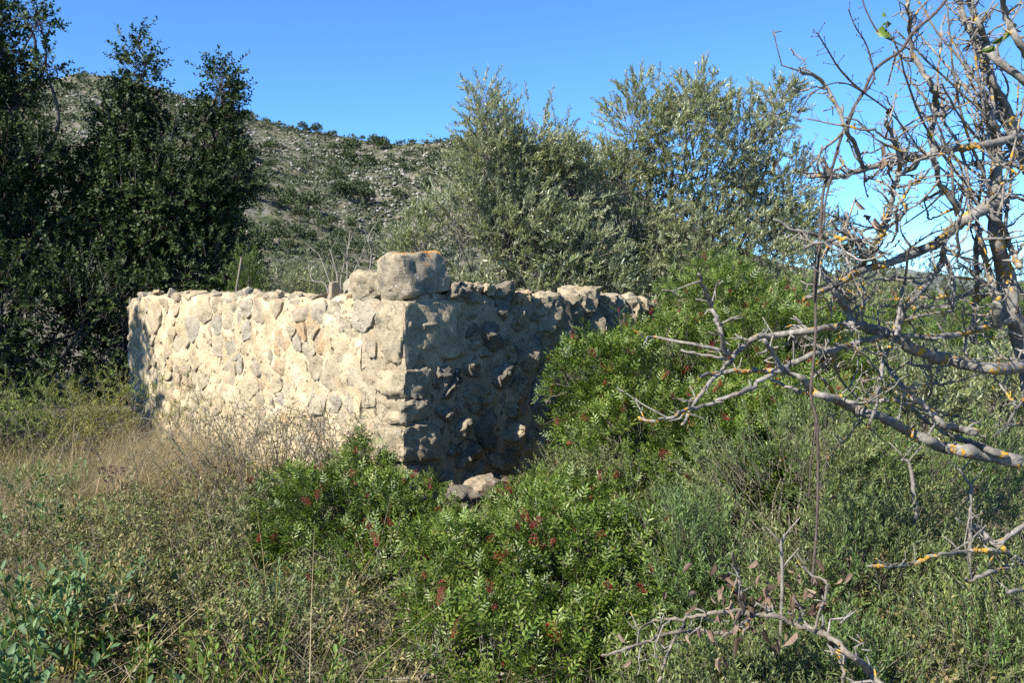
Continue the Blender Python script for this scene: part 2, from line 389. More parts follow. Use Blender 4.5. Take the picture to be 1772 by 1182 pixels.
def hill_mat():
    m, t, b, o = node_mat('rocky scrub slope'); p = geo_pos(t)
    rock = ramp(t, noise(t, 0.35, 7, 0.7, p), [(0.3, (0.11, 0.10, 0.085)), (0.5, (0.20, 0.185, 0.155)), (0.7, (0.32, 0.30, 0.26))])
    soil = ramp(t, noise(t, 0.2, 5, 0.6, p), [(0.35, (0.17, 0.14, 0.10)), (0.65, (0.26, 0.225, 0.165))])
    green = ramp(t, noise(t, 0.6, 5, 0.65, p), [(0.3, (0.05, 0.065, 0.032)), (0.7, (0.115, 0.125, 0.065))])
    c = mix(t, ramp(t, noise(t, 0.09, 5, 0.65, p), [(0.45, (0, 0, 0)), (0.58, (1, 1, 1))]), rock, soil)
    c = mix(t, ramp(t, noise(t, 0.28, 6, 0.72, p, 0.4), [(0.45, (0, 0, 0)), (0.53, (1, 1, 1))]), c, green)
    t.links.new(c, b.inputs['Base Color']); b.inputs['Roughness'].default_value = 1.0; b.inputs['Specular IOR Level'].default_value = 0.1
    bump(t, b, noise(t, 0.5, 8, 0.75, p), 1.0, 1.6); return m
M['hill'] = hill_mat()
m_, t_, b_, o_ = node_mat('far wooded hill')
t_.links.new(ramp(t_, noise(t_, 0.03, 6, 0.65, geo_pos(t_)), [(0.35, (0.10, 0.115, 0.09)), (0.65, (0.20, 0.20, 0.16))]), b_.inputs['Base Color']); b_.inputs['Roughness'].default_value = 1
M['farhill'] = m_
m_, t_, b_, o_ = node_mat('hill rock')
t_.links.new(ramp(t_, noise(t_, 0.5, 5, 0.65, geo_pos(t_)), [(0.35, (0.15, 0.14, 0.125)), (0.65, (0.30, 0.285, 0.255))]), b_.inputs['Base Color']); b_.inputs['Roughness'].default_value = 1
M['hillrock'] = m_

# ------------------------------------------------------------------ the setting: ground and hills
def ground_z(x, y):
    p = np.stack((x, y, np.zeros_like(x)), -1)
    near = np.exp(-(x * x + y * y) / 900.0)
    return 0.05 * fbm(p * 0.7, 3) * near - 0.02 + 0.10 * np.clip((-x - 2.2) / 3, 0, 1) * near

def build_ground():
    rad = np.concatenate((np.linspace(0, 14, 90), np.geomspace(14.3, 7000, 60))); na = 150
    an = np.linspace(0, 2 * np.pi, na, endpoint=False)
    X = (rad[:, None] * np.cos(an)).ravel(); Y = (rad[:, None] * np.sin(an)).ravel()
    V = np.stack((X, Y, ground_z(X, Y)), -1)
    i = np.arange(len(rad) - 1)[:, None] * na; j = np.arange(na)[None]; k = (j + 1) % na
    F = np.stack((i + j, i + na + j, i + na + k, i + k), -1).reshape(-1, 4)
    mb = MB(); mb.add(V, F)
    tag(mb.build('ground', M['ground'], smooth=True), 'dry earth ground under the scrub around the ruin', kind='structure')
build_ground()

RPX = np.array([-900, -500, -200, 0, 90, 150, 200, 300, 350, 420, 480, 530, 580, 640, 690, 730, 780, 850, 950, 1050, 1150, 1250, 1350, 1500, 1700], float)
RPY = np.array([330, 230, 170, 152, 148, 134, 137, 163, 180, 199, 216, 227, 236, 248, 254, 250, 240, 236, 255, 300, 360, 420, 455, 492, 505], float)
RR = np.array([330, 340, 350, 360, 370, 380, 380, 380, 385, 390, 395, 400, 400, 400, 390, 375, 360, 345, 330, 320, 310, 300, 300, 300, 300], float)
R0 = 140.0
def hill_point(px, s):
    """terrain point on the bearing of photo column px; s = 0 foot, 1 ridge, beyond 1 the far side"""
    px = np.asarray(px, float); s = np.asarray(s, float)
    a = np.arctan((px - 886) / FPX)
    Rr = np.interp(px, RPX, RR) / np.cos(a)
    H = (505 - np.interp(px, RPX, RPY)) / FPX * np.interp(px, RPX, RR) + EYE
    r = R0 + (Rr - R0) * s
    prof = np.where(s <= 1, 0.25 * s + 0.75 * s ** 1.35, 1 - 1.1 * (s - 1))
    x = r * np.sin(a); y = r * np.cos(a)
    q = np.stack((x, y, np.zeros_like(x)), -1)
    env = np.clip(s * 3, 0, 1) * np.clip((1.0 - np.abs(s - 0.45) * 1.3), 0.12, 1)
    gully = 5.0 * fbm(q * 0.016 + 4, 4) * env
    spur = 6.0 * np.abs(vnoise(q * 0.03 + 9)) * env
    crag = 2.6 * np.abs(fbm(q * 0.14 + 2, 3)) * np.clip(s * 4, 0, 1) * np.clip(np.abs(s - 1) * 5 + 0.25, 0, 1)
    z = np.maximum(H, 0) * prof + gully - spur + crag
    # limestone band on the spur at the right
    cl = np.exp(-((px - 650) / 130) ** 2) * np.exp(-((s - 0.62) / 0.09) ** 2)
    z = z + 5.0 * cl * np.round(fbm(q * 0.05, 2) * 3 + 0.5) / 3
    return np.stack((x, y, z), -1)

def build_hill():
    px = np.linspace(-700, 1600, 340); s = np.concatenate((np.linspace(-0.02, 1.0, 170), np.linspace(1.02, 1.9, 12)))
    G = hill_point(np.broadcast_to(px[None], (len(s), len(px))).ravel(), np.repeat(s, len(px)))
    n = len(px); i = np.arange(len(s) - 1)[:, None] * n; j = np.arange(n - 1)[None]
    F = np.stack((i + j, i + j + 1, i + n + j + 1, i + n + j), -1).reshape(-1, 4)
    mb = MB(); mb.add(G, F)
    tag(mb.build('hillside', M['hill']), 'rocky limestone hillside dotted with scrub behind the ruin', kind='structure')
build_hill()

def build_far_hill():
    px = np.linspace(1150, 2300, 160)
    top = np.interp(px, [1150, 1350, 1480, 1560, 1640, 1700, 1772, 1900, 2300], [500, 484, 468, 463, 474, 486, 484, 470, 490]) 
    V = []; D = 1900.0
    for q, yy in ((0.0, 0.0), (0.35, 0.55), (0.6, 0.85), (0.8, 1.0), (1.2, 0.5)):
        d = D * (0.6 + 0.5 * q)
        base = (505 - top) / FPX * D * 0.985 + EYE
        pts = np.stack(((px - 886) / FPX * d, np.full_like(px, d), np.zeros_like(px)), -1)
        pts[:, 2] = base * yy + 6 * fbm(pts * 0.01, 4) * (yy > 0)
        V.append(pts)
    n = len(px); V = np.vstack(V); i = np.arange(4)[:, None] * n; j = np.arange(n - 1)[None]
    mb = MB(); mb.add(V, np.stack((i + j, i + j + 1, i + n + j + 1, i + n + j), -1).reshape(-1, 4))
    tag(mb.build('far_hill', M['farhill'], smooth=True), 'low blue green hills far behind the dead tree', kind='structure')
build_far_hill()

def clump_template(n, spread, fs, flat=0.8, seed=1):
    r = np.random.default_rng(seed); w_ = unit(r.normal(size=(n, 3))); w_[:, 2] = np.abs(w_[:, 2]) * 1.1 - 0.15
    p = w_ * (r.random((n, 1)) ** 0.45) * np.array((spread, spread, spread * flat)) + (0, 0, spread * 0.25)
    d = unit(w_ + r.normal(size=(n, 3)) * 0.6 + (0, 0, 0.4)); mb = MB()
    scatter(mb, leaf4(fs, fs * 0.7), frames(d, unit(r.normal(size=(n, 3)) + (0, 0, 0.8))), p, r.uniform(.6, 1.2, n))
    return np.vstack(mb.v), np.vstack(mb.f)

def hill_cover():
    # low scrub (uncountable)
    mb = MB(); n = 11500
    px = rng.uniform(20, 900, n); s = rng.uniform(0.0, 1.0, n)
    p = hill_point(px, s)
    keep = 1.4 * fbm(p * np.array((0.03, 0.03, 0)) + 5, 3) + rng.normal(size=n) * 0.28 > -0.26 + 0.5 * np.exp(-((px - 680) / 110) ** 2) * np.exp(-((s - 0.62) / 0.16) ** 2)
    p = p[keep]; m = len(p); a = rng.uniform(0, 6.28, m)
    Mr = np.zeros((m, 3, 3)); Mr[:, 0, 0] = np.cos(a); Mr[:, 0, 1] = -np.sin(a); Mr[:, 1, 0] = np.sin(a); Mr[:, 1, 1] = np.cos(a); Mr[:, 2, 2] = 1
    S = rng.uniform(0.5, 1.45, m) ** 1.5 * p[:, 1] / 310
    for k in range(3):
        q = np.arange(m) % 3 == k
        scatter(mb, clump_template(16, 1.0, 0.7, 0.7, 20 + k), Mr[q], p[q], S[q])
    tag(mb.build('hillside_scrub', M['hillscrub']), 'low grey green scrub speckling the rocky hillside', kind='stuff')
    # loose rock and outcrops
    mb = MB(); n = 16000
    px = rng.uniform(20, 900, n); s = rng.uniform(0.08, 1.0, n) ** 0.8; p = hill_point(px, s)
    cl = np.exp(-((px - 680) / 120) ** 2) * np.exp(-((s - 0.62) / 0.17) ** 2)
    keep = fbm(p * np.array((0.045, 0.045, 0)) + 31, 3) + rng.normal(size=n) * 0.3 + 0.75 * cl > 0.34
    p = p[keep]; cl = cl[keep]; m = len(p)
    ov = np.array([(1, 0, 0), (0, 1, 0), (-1, 0, 0), (0, -1, 0), (.2, .1, .9), (0, 0, -.6), (.7, .6, .55), (-.6, .65, .5), (-.55, -.7, .6), (.65, -.6, .45)])
    of = np.array([(0, 6, 9), (6, 0, 1), (7, 1, 2), (8, 2, 3), (9, 3, 0), (6, 1, 7), (7, 2, 8), (8, 3, 9), (4, 6, 7), (4, 7, 8), (4, 8, 9), (4, 9, 6)])
    of[0] = (0, 6, 9)
    R = frames(unit(rng.normal(size=(m, 3)) + (0, 1, 0)), unit(rng.normal(size=(m, 3)) * 0.4 + (0, 0, 1)))
    S = rng.uniform(0.22, 0.8, m) ** 1.7 * (1 + 0.35 * cl) * p[:, 1] / 360
    Vt = ov * np.array((1.1, 0.8, 1.15))
    scatter(mb, (Vt, of), R, p + np.array((0, 0, 0.2)), S * 1.3)
    tag(mb.build('hillside_rocks', M['hillrock']), 'pale limestone rocks and outcrops scattered over the hillside', kind='stuff')
    # larger pines and bushes that can be told apart
    spots = [(455, 330, 1.0), (452, 350, 1.25), (470, 300, .8), (498, 365, .9), (478, 400, .7), (505, 352, .9), (536, 372, 1.3), (520, 385, 1.0), (545, 390, .9), (610, 275, 1.2), (606, 285, .9),
             (640, 293, .9), (580, 310, .8), (585, 318, .8), (588, 340, .9), (598, 345, 1.0), (620, 330, .7), (610, 350, 1.0), (630, 350, 1.0), (640, 352, .9), (650, 262, .9), (665, 262, .8), (448, 425, 1.2), (435, 410, 1.0), (460, 432, 1.0), (485, 425, 1.2),
             (500, 440, .9), (515, 415, .9), (560, 400, .8), (575, 395, .8), (590, 420, .9), (540, 420, .8), (560, 440, .9), (610, 400, .7), (440, 280, .8), (420, 300, .9), (470, 265, .7), (580, 268, .7), (700, 300, .6), (740, 330, .7), (690, 350, .8), (620, 440, .9), (580, 450, 1.0), (650, 410, .8), (430, 350, 1.0), (405, 330, .9), (410, 390, 1.1)]
    sv = np.linspace(0.02, 0.995, 500)
    temps = []
    for k in range(3):
        V, F = clump_template(420, 1.0, 0.24, 0.95, 50 + k); q = MB(); q.add(V + (0, 0, 0.5), F); crown = q.mesh('crown', M['hillpine'])
        q = MB(); tube(q, np.array([(0, 0, -0.5), (0.05, 0, 0.3), (0, 0.04, 0.9)]), np.array((0.12, 0.09, 0.04)), 5); temps.append((crown, q.mesh('trunk', M['trunk'])))
    def pine(px, py, sc, k, label, group, s=None):
        L = hill_point(np.full_like(sv, px), sv); sy = 505 - (L[:, 2] - EYE) / L[:, 1] * FPX
        j = int(np.argmin(np.abs(sy - py))) if s is None else int(np.argmin(np.abs(sv - s)))
        t = thing('pine_tree', label, 'tree', L[j], group); z = 4.0 * sc * L[j][1] / 390
        t.scale = (z, z, z * 1.1); t.rotation_euler = (0, 0, k * 1.7)
        for nm, me in (('crown', temps[k % 3][0]), ('trunk', temps[k % 3][1])):
            o = bpy.data.objects.new(nm, me); COL.objects.link(o); o.parent = t
    for k, (x_, y_, sc) in enumerate(spots):
        pine(x_, y_, sc, k, 'dark green bushy pine growing on the open rocky hillside slope', 'pines on the hillside')
    for k, (x_, sc) in enumerate([(528, 1.0), (534, .55), (552, 1.1), (574, .5), (582, .6), (630, .6), (470, .45), (488, .5), (440, .6), (694, .5), (715, .5), (758, .5), (740, .45), (518, .35)]):
        pine(x_, 0, sc * 0.6, k, 'small dark pine standing out on the skyline of the hill', 'pines along the ridge', s=0.985)
hill_cover()

# ------------------------------------------------------------------ the ruined wall
C0 = np.array((-0.73, 6.0, 0.0)); DL = np.array((-1, 1, 0)) / math.sqrt(2); DR = np.array((1, 1, 0)) / math.sqrt(2)
NL = np.array((-1, -1, 0)) / math.sqrt(2); NR = np.array((1, -1, 0)) / math.sqrt(2); UP = np.array((0, 0, 1.0))
LEN_L, LEN_R, THICK = 4.65, 3.8, 0.5
def top_l(s): return np.interp(s, [0, .3, .6, 1.0, 1.6, 2.2, 2.8, 3.4, 4.0, 4.35, 4.65], [1.44, 1.45, 1.46, 1.44, 1.46, 1.45, 1.47, 1.46, 1.47, 1.45, 1.36])
def top_r(s): return np.interp(s, [0, .3, .7, 1.1, 1.5, 1.9, 2.3, 2.9, 3.8], [1.44, 1.50, 1.46, 1.38, 1.34, 1.36, 1.34, 1.33, 1.25])
wall = thing('stone_wall', 'ruined L shaped rubble stone wall standing in scrub, sunlit left face', 'wall', C0)

def wall_core(name, D, N, length, topf, s0):
    ns = int((length - s0) / 0.035); s = np.linspace(s0, length, ns)
    nz, nt_ = 40, 12
    zz = np.linspace(-0.2, 1, nz)
    rows = []
    for k in range(nz): rows.append((0.0, zz[k]))
    for k in range(1, nt_): rows.append((THICK * k / nt_, 1.0))
    for k in range(nz - 1, -1, -2): rows.append((THICK, zz[k]))
    rows = np.array(rows); m = len(rows)
    tp = topf(s) - 0.02
    Pt = C0 + s[:, None, None] * D - rows[None, :, 0:1] * N + (rows[None, :, 1] * tp[:, None])[..., None] * UP
    Pt = Pt.reshape(-1, 3); front = np.tile((rows[:, 0] < 0.01) * 1.0, ns); topm = np.tile(((rows[:, 1] > 0.99)) * 1.0, ns)
    nz_ = fbm(Pt * 8, 4); Pt = Pt + ((nz_ * 0.044 + 0.004) * front)[:, None] * N + ((fbm(Pt * 6 + 3, 4) * 0.10 + 0.012) * topm)[:, None] * UP
    i = np.arange(ns - 1)[:, None] * m; j = np.arange(m - 1)[None]
    F = np.stack((i + j, i + j + 1, i + m + j + 1, i + m + j), -1).reshape(-1, 4)
    if name == 'left': F = F[:, ::-1]
    mb = MB(); mb.add(Pt, F)
    # ends
    for e in (0, ns - 1):
        idx = np.arange(m) + e * m; c = Pt[idx].mean(0)
        mb.add(np.vstack((Pt[idx], c)), np.array([(a, (a + 1) % m, m) for a in range(m)]))
    mb.build('mortar', M['mortar'] if name == 'left' else M['mortar_shaded'], wall, smooth=True)
wall_core('right', DR, NR, LEN_R, top_r, 0.0)
wall_core('left', DL, NL, LEN_L, top_l, THICK - 0.01)

def clip_poly(poly, n, c):
    out = []
    for k in range(len(poly)):
        a, b = poly[k], poly[(k + 1) % len(poly)]; da, db = a @ n - c, b @ n - c
        if da <= 0: out.append(a)
        if (da < 0) != (db < 0) and abs(da - db) > 1e-12: out.append(a + (b - a) * (da / (da - db)))
    return out

def voronoi(seeds, bounds, weights=None):
    S = np.array(seeds, float); x0, x1, y0, y1 = bounds; W = np.zeros(len(S)) if weights is None else np.array(weights)
    cells = []
    for i in range(len(S)):
        poly = [np.array(q, float) for q in ((x0, y0), (x1, y0), (x1, y1), (x0, y1))]
        for j in np.argsort(((S - S[i]) ** 2).sum(1))[1:28]:
            n = S[j] - S[i]; c = (S[j] @ S[j] - S[i] @ S[i] + W[i] - W[j]) / 2
            poly = clip_poly(poly, n, c)
            if len(poly) < 3: break
        cells.append(np.array(poly) if len(poly) >= 3 else None)
    return cells

def stone_from_cell(poly, D, N, mat, gap=0.012, bulge=0.035, name='stone', rough=0.02, tilt=0.25, nseg=20, ragged=0.12):
    c = poly.mean(0); ar = 0.5 * abs(np.dot(poly[:, 0], np.roll(poly[:, 1], 1)) - np.dot(poly[:, 1], np.roll(poly[:, 0], 1)))
    size = math.sqrt(max(ar, 1e-5))
    if size < 0.05: return
    q = poly.copy(); q = c + (q - c) * max(0.4, 1 - 2 * gap / size)
    for _ in range(1):
        a, b = q, np.roll(q, -1, 0); q = np.stack((a * .86 + b * .14, a * .14 + b * .86), 1).reshape(-1, 2)
    seg = np.linalg.norm(np.roll(q, -1, 0) - q, axis=1); cum = np.concatenate(([0], np.cumsum(seg))); per = cum[-1]
    tt = np.linspace(0, per, nseg, endpoint=False); qq = np.vstack((q, q[:1]))
    q = np.stack((np.interp(tt, cum, qq[:, 0]), np.interp(tt, cum, qq[:, 1])), -1)
    sd = rng.uniform(0, 99); w3 = np.column_stack((q, np.full(nseg, sd)))
    q = c + (q - c) * (1 + ragged * fbm(w3 * 12, 4, 0.65))[:, None]
    h = bulge * rng.uniform(0.7, 1.35) * min(1.3, size / 0.17)
    rings = [(1.03, -0.03), (1.0, 0.45 * h), (0.95, 0.82 * h), (0.80, 0.97 * h), (0.52, 1.0 * h), (0.25, 1.03 * h)]
    tv = rng.normal(size=2) * tilt * h / size
    V = []
    for r, dpt in rings:
        g = c + (q - c) * r
        dd = dpt + ((g - c) @ tv) * (1 if dpt > 0 else 0)
        V.append(np.column_stack((g, np.broadcast_to(dd, (nseg,)))))
    V.append(np.array([[c[0], c[1], 1.03 * h]])); V = np.vstack(V)
    k3 = np.column_stack((V[:, :2], V[:, 2] + sd))
    for k_ in range(4):                                        # chipped facets
        a_ = rng.uniform(0, 6.28); dirn = np.array((math.cos(a_), math.sin(a_))); tt_ = ((V[:, :2] - c) @ dirn) / (size * 0.6)
        V[:, 2] = np.minimum(V[:, 2], np.where(V[:, 2] > -0.02, h * (1.25 - rng.uniform(.5, 1.6) * (tt_ - rng.uniform(-.1, .4)).clip(0)), 9))
    amp = np.concatenate((np.zeros(nseg), np.full(len(V) - nseg, 1.0)))
    V[:, 2] += (fbm(k3 * 11, 4) * rough * 1.2 + np.round(vnoise(k3 * 8 + 5) * 1.5) / 1.5 * rough * 0.45) * amp
    Wp = C0 + V[:, :1] * D + V[:, 1:2] * UP + V[:, 2:3] * N
    nr = len(rings); i = np.arange(nr - 1)[:, None] * nseg; j = np.arange(nseg)[None]; k = (j + 1) % nseg
    F = np.stack((i + j, i + k, i + nseg + k, i + nseg + j), -1).reshape(-1, 4)
    C = np.array([((nr - 1) * nseg + a, (nr - 1) * nseg + (a + 1) % nseg, nr * nseg) for a in range(nseg)])
    if np.allclose(D, DL): F = F[:, ::-1]; C = C[:, ::-1]
    o3 = C0 + c[0] * D + c[1] * UP
    mb = MB(); mb.add(Wp, F, C); o = mb.build(name, mat, wall, smooth=True); o.data.set_sharp_from_angle(angle=math.radians(38))

def block(c, half, axes, mat, name='stone', parent=wall, rough=0.02, power=5.0, n=9, seed=0.0, taper=(1, 1), lean=(0, 0)):
    """rough rounded block: a subdivided box pulled to a superellipsoid and roughened"""
    g = np.linspace(-1, 1, n); V = []; F = []; base = 0
    for ax in range(3):
        for sg in (-1, 1):
            a, b = np.meshgrid(g, g, indexing='ij'); pts = np.zeros((n * n, 3)); u, v = [(1, 2), (2, 0), (0, 1)][ax]
            pts[:, ax] = sg; pts[:, u] = a.ravel(); pts[:, v] = b.ravel(); V.append(pts)
            i = (np.arange(n - 1)[:, None] * n + np.arange(n - 1)[None]).ravel()
            q = np.stack((i, i + n, i + n + 1, i + 1), -1)
            F.append((q if sg > 0 else q[:, ::-1]) + base); base += n * n
    V = np.vstack(V); F = np.vstack(F)
    key = np.round(V, 5); _, first, inv = np.unique(key, axis=0, return_index=True, return_inverse=True); inv = inv.ravel()
    V = V[first]; F = inv[F]
    rl = np.random.default_rng(int(seed * 100) + 7)
    dv = unit(V); lim = np.full(len(V), 9.0)
    for ax_ in range(3):
        for sg in (-1, 1):
            nn = rl.normal(size=3) * 0.07; nn[ax_] += sg; nn /= np.linalg.norm(nn)
            c_ = dv @ nn; lim = np.minimum(lim, np.where(c_ > 1e-3, rl.uniform(.9, 1.0) / np.maximum(c_, 1e-3), 9))
    for k_ in range(14):
        nn = rl.normal(size=3); nn /= np.linalg.norm(nn); sup = np.abs(nn).sum()
        c_ = dv @ nn; lim = np.minimum(lim, np.where(c_ > 1e-3, sup * rl.uniform(max(.6, 1.05 - 1.3 / power), 1.0 - .3 / power) / np.maximum(c_, 1e-3), 9))
    ln = (np.abs(dv) ** (power * 2.2)).sum(1) ** (1 / (power * 2.2)); V = dv * np.minimum(1 / ln, lim)[:, None]
    tz = (V[:, 2] + 1) / 2
    V[:, 0] *= 1 + (taper[0] - 1) * tz; V[:, 1] *= 1 + (taper[1] - 1) * tz
    V[:, 0] += lean[0] * tz; V[:, 1] += lean[1] * tz
    Wv = V * np.asarray(half)
    nz = fbm(Wv * 7 + seed, 4); nz2 = np.round(vnoise(Wv * 5.5 + seed + 3) * 2) / 2
    nz3 = 1 - np.abs(vnoise(Wv * 13 + seed)) * 2
    nz4 = fbm(Wv * 24 + seed, 3, 0.6)
    Wv = Wv + unit(V) * (nz * rough * 1.3 + nz2 * rough * 0.4 + nz3 * rough * 0.35 + nz4 * rough * 0.55)[:, None]
    Wp = np.asarray(c) + Wv @ np.array(axes)
    mb = MB(); mb.add(Wp, F); o = mb.build(name, mat, parent, smooth=True); o.data.set_sharp_from_angle(angle=math.radians(34)); return o

# the corner stones: (s along left, s along right, z range)
def quoin(sl, sr, z0, z1, mat, seed, out=0.03, rough=0.03, power=4.5, **kw):
    lo = -out; hl = (sl - lo) / 2; hr = (sr - lo) / 2
    c = C0 + DL * (lo + hl) + DR * (lo + hr) + UP * (z0 + z1) / 2
    ax = kw.pop('axes', (DL, DR, UP))
    return block(c, (hl, hr, (z1 - z0) / 2), ax, mat, seed=seed, rough=rough, power=power, n=19, **kw)
q_top = quoin(0.30, 0.40, 1.455, 1.775, M['topstone'], 3.0, out=0.02, rough=0.02, power=5.0, taper=(0.88, 0.95), axes=(unit(DL - UP * .10), unit(DR + UP * .13), unit(UP + DL * .10 - DR * .13)))
tag(q_top, 'large squared top corner stone with orange lichen')
quoin(0.32, 0.52, 0.99, 1.45, M['quoin'], 8.0, out=0.03, rough=0.034)
quoin(0.30, 0.21, 0.78, 0.975, M['quoin'], 13.0, out=0.035)
quoin(0.20, 0.17, 0.60, 0.765, M['quoin'], 17.0, out=0.05)
quoin(0.30, 0.32, 0.33, 0.585, M['quoin'], 21.0, out=0.07)
quoin(0.26, 0.24, 0.05, 0.32, M['quoin'], 25.0, out=0.05)
block(C0 + DL * 0.46 + DR * 0.18 + UP * 1.545, (0.17, 0.2, 0.115), (unit(DL - UP * .2), DR, unit(UP + DL * .2)), M['quoin'], seed=31, power=2.6, n=15, rough=0.035)

def left_face():
    seeds = []; rad_ = []
    for k in range(6000):
        c = np.array((rng.uniform(0.34, LEN_L), rng.uniform(0.02, 1.42))); r = rng.choice((0.06, 0.085, 0.115, 0.14), p=(.15, .35, .32, .18))
        if all(((c - q) * np.array((1, 1.15))) @ ((c - q) * np.array((1, 1.15))) > ((r + rr) * 0.92) ** 2 for q, rr in zip(seeds, rad_)):
            seeds.append(c); rad_.append(r)
    seeds = np.array(seeds)
    cells = voronoi(seeds, (0.30, LEN_L, 0.0, 1.45), np.array(rad_) ** 2)
    for c in cells:
        if c is None: continue
        if rng.random() < 0.08: continue
        m = M['stone'] if rng.random() < 0.93 else M['quoin']
        stone_from_cell(c, DL, NL, m, gap=rng.uniform(0.003, 0.012), bulge=rng.uniform(0.005, 0.014), rough=0.026, nseg=22, ragged=0.3, tilt=1.0)
left_face()

def px_face_r(px, py):
    """photo pixel -> (s, z) on the right face"""
    a = (px - 886) / FPX; t = (a * 6.0 + 0.73) / (1 - a); y = 6.0 + t
    return t * math.sqrt(2), EYE + (505 - py) / FPX * y

def right_face():
    S = [(825, 512, 26), (872, 530, 30), (895, 556, 22), (850, 575, 26), (826, 605, 15), (820, 560, 14), (758, 652, 22), (782, 676, 16), (866, 648, 24), (822, 690, 34), (888, 690, 26), (826, 642, 16),
         (768, 722, 18), (757, 742, 20), (846, 738, 28), (884, 757, 18), (800, 788, 22), (874, 796, 30), (928, 770, 26), (915, 806, 10), (938, 700, 30), (906, 602, 26), (790, 540, 10), (880, 600, 16),
         (770, 600, 12), (962, 640, 30), (985, 700, 34), (970, 760, 30), (1005, 620, 30), (1030, 690, 30), (1020, 760, 30), (760, 832, 25), (810, 832, 22), (865, 842, 24), (915, 850, 24), (965, 830, 26), (800, 740, 14), (735, 690, 10), (735, 800, 18), (790, 705, 12)]
    seeds = []; wts = []
    for px, py, r in S:
        s, z = px_face_r(px, py); seeds.append((s, z)); wts.append((r / FPX * 6.6) ** 2 * 0.8)
    for s in np.arange(1.75, 2.9, 0.26):
        for z in np.arange(0.1, 1.3, 0.2): seeds.append((s + rng.normal() * .05, z + rng.normal() * .04)); wts.append(0.01)
    cells = voronoi(seeds, (0.18, LEN_R, 0.0, 1.44), wts)
    qs = [(0.54, 0.98, 1.46), (0.24, 0.77, 0.98), (0.2, 0.59, 0.77), (0.34, 0.32, 0.59), (0.26, 0.0, 0.32)]
    for k, c in enumerate(cells):
        if c is None: continue
        m = c.mean(0)
        if any(m[0] < s + 0.03 and z0 < m[1] < z1 for s, z0, z1 in qs): continue
        for s, z0, z1 in qs:                                   # keep clear of the corner stones
            if z0 - 0.02 < m[1] < z1 + 0.02: c[:, 0] = np.maximum(c[:, 0], s + 0.01)
        big = k < len(S)
        stone_from_cell(c, DR, NR, M['stone_shaded'] if rng.random() < 0.8 else M['quoin'], gap=rng.uniform(0.012, 0.03), bulge=rng.uniform(0.03, 0.062), rough=0.065, tilt=2.0, nseg=30, ragged=0.38)
right_face()

def caps():
    # small stones bedded along the top of the sunlit wall
    s = 0.64
    while s < LEN_L - 0.05:
        wd = rng.uniform(0.03, 0.10); ht = rng.uniform(0.018, 0.045)
        for back_, chance in ((rng.uniform(0.03, 0.12), .82), (rng.uniform(0.26, 0.4), .4)):
            if rng.random() < chance:
                a = rng.normal(size=3) * np.array((.35, .35, .5)); ax = Matrix.Rotation(a[2], 3, 'Z') @ Matrix.Rotation(a[0], 3, 'X') @ Matrix.Rotation(a[1], 3, 'Y')
                A = np.array((DL, -NL, UP)); A = np.array([np.array(ax @ Vector(v)) for v in A])
                block(C0 + DL * (s + wd) - NL * back_ + UP * (top_l(s + wd) + ht * rng.uniform(-.5, .35)), (wd, rng.uniform(.05, .11), ht), A, M['stone'], seed=rng.uniform(0, 99), power=3.4, n=7, rough=0.03)
        s += wd * 2 + rng.uniform(-0.02, 0.06)
    # upright slab and the round stone leaning behind it
    sl = 1.02
    block(C0 + DL * sl - NL * 0.12 + UP * 1.495, (0.045, 0.06, 0.09), (DL, -NL, UP), M['stone'], seed=41, power=2.6, n=7, rough=0.012, taper=(0.6, 0.7), lean=(-0.25, 0))
    block(C0 + DL * 1.0 - NL * 0.30 + UP * 1.54, (0.065, 0.06, 0.06), (DL, -NL, UP), M['stone'], seed=45, power=2.2, n=7, rough=0.02)
    for px, py, hw, hh, dp, mt in ((815, 506, .10, .06, .10, 'stone_shaded'), (868, 516, .12, .10, .12, 'stone_shaded'), (905, 540, .07, .06, .1, 'stone_shaded'), (945, 548, .20, .17, .14, 'quoin'), (1010, 530, .11, .15, .15, 'quoin'), (985, 560, .10, .10, .10, 'stone_shaded'),
                                   (1028, 508, .07, .06, .2, 'quoin'), (1052, 518, .08, .05, .2, 'stone'), (1085, 522, .13, .05, .22, 'stone'), (1120, 527, .12, .05, .22, 'stone'), (1062, 530, .16, .05, .12, 'stone'), (790, 503, .07, .05, .12, 'stone_shaded'), (845, 500, .06, .04, .25, 'stone'), (905, 516, .08, .04, .25, 'stone')):
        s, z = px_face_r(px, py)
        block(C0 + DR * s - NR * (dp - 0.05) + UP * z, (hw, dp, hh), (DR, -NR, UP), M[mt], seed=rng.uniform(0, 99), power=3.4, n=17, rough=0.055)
caps()

# rubble lying at the foot of the corner
for k, (px, py, d, hx, hy, hz, lb) in enumerate(((836, 846, 5.75, .12, .11, .09, 'sunlit pale boulder lying at the foot of the wall corner'), (775, 905, 5.35, .14, .12, .10, 'brown grey rubble stone lowest at the wall foot'), (790, 868, 5.6, .12, .12, .08, 'small grey rubble stone just left of the pale boulder'))):
    p = P(px, py, d)
    a = 0.4 + k; ax = (np.array((math.cos(a), math.sin(a), 0)), np.array((-math.sin(a), math.cos(a), 0)), UP)
    o = block(p, (hx, hy, hz), ax, M['stone_shaded'], name='rubble_stone', parent=None, seed=60 + k * 5, power=2.6, n=11, rough=0.035)
    tag(o, lb, 'stone')
# the buried foot that carries them
mbk = MB()
for k in range(60):
    pass

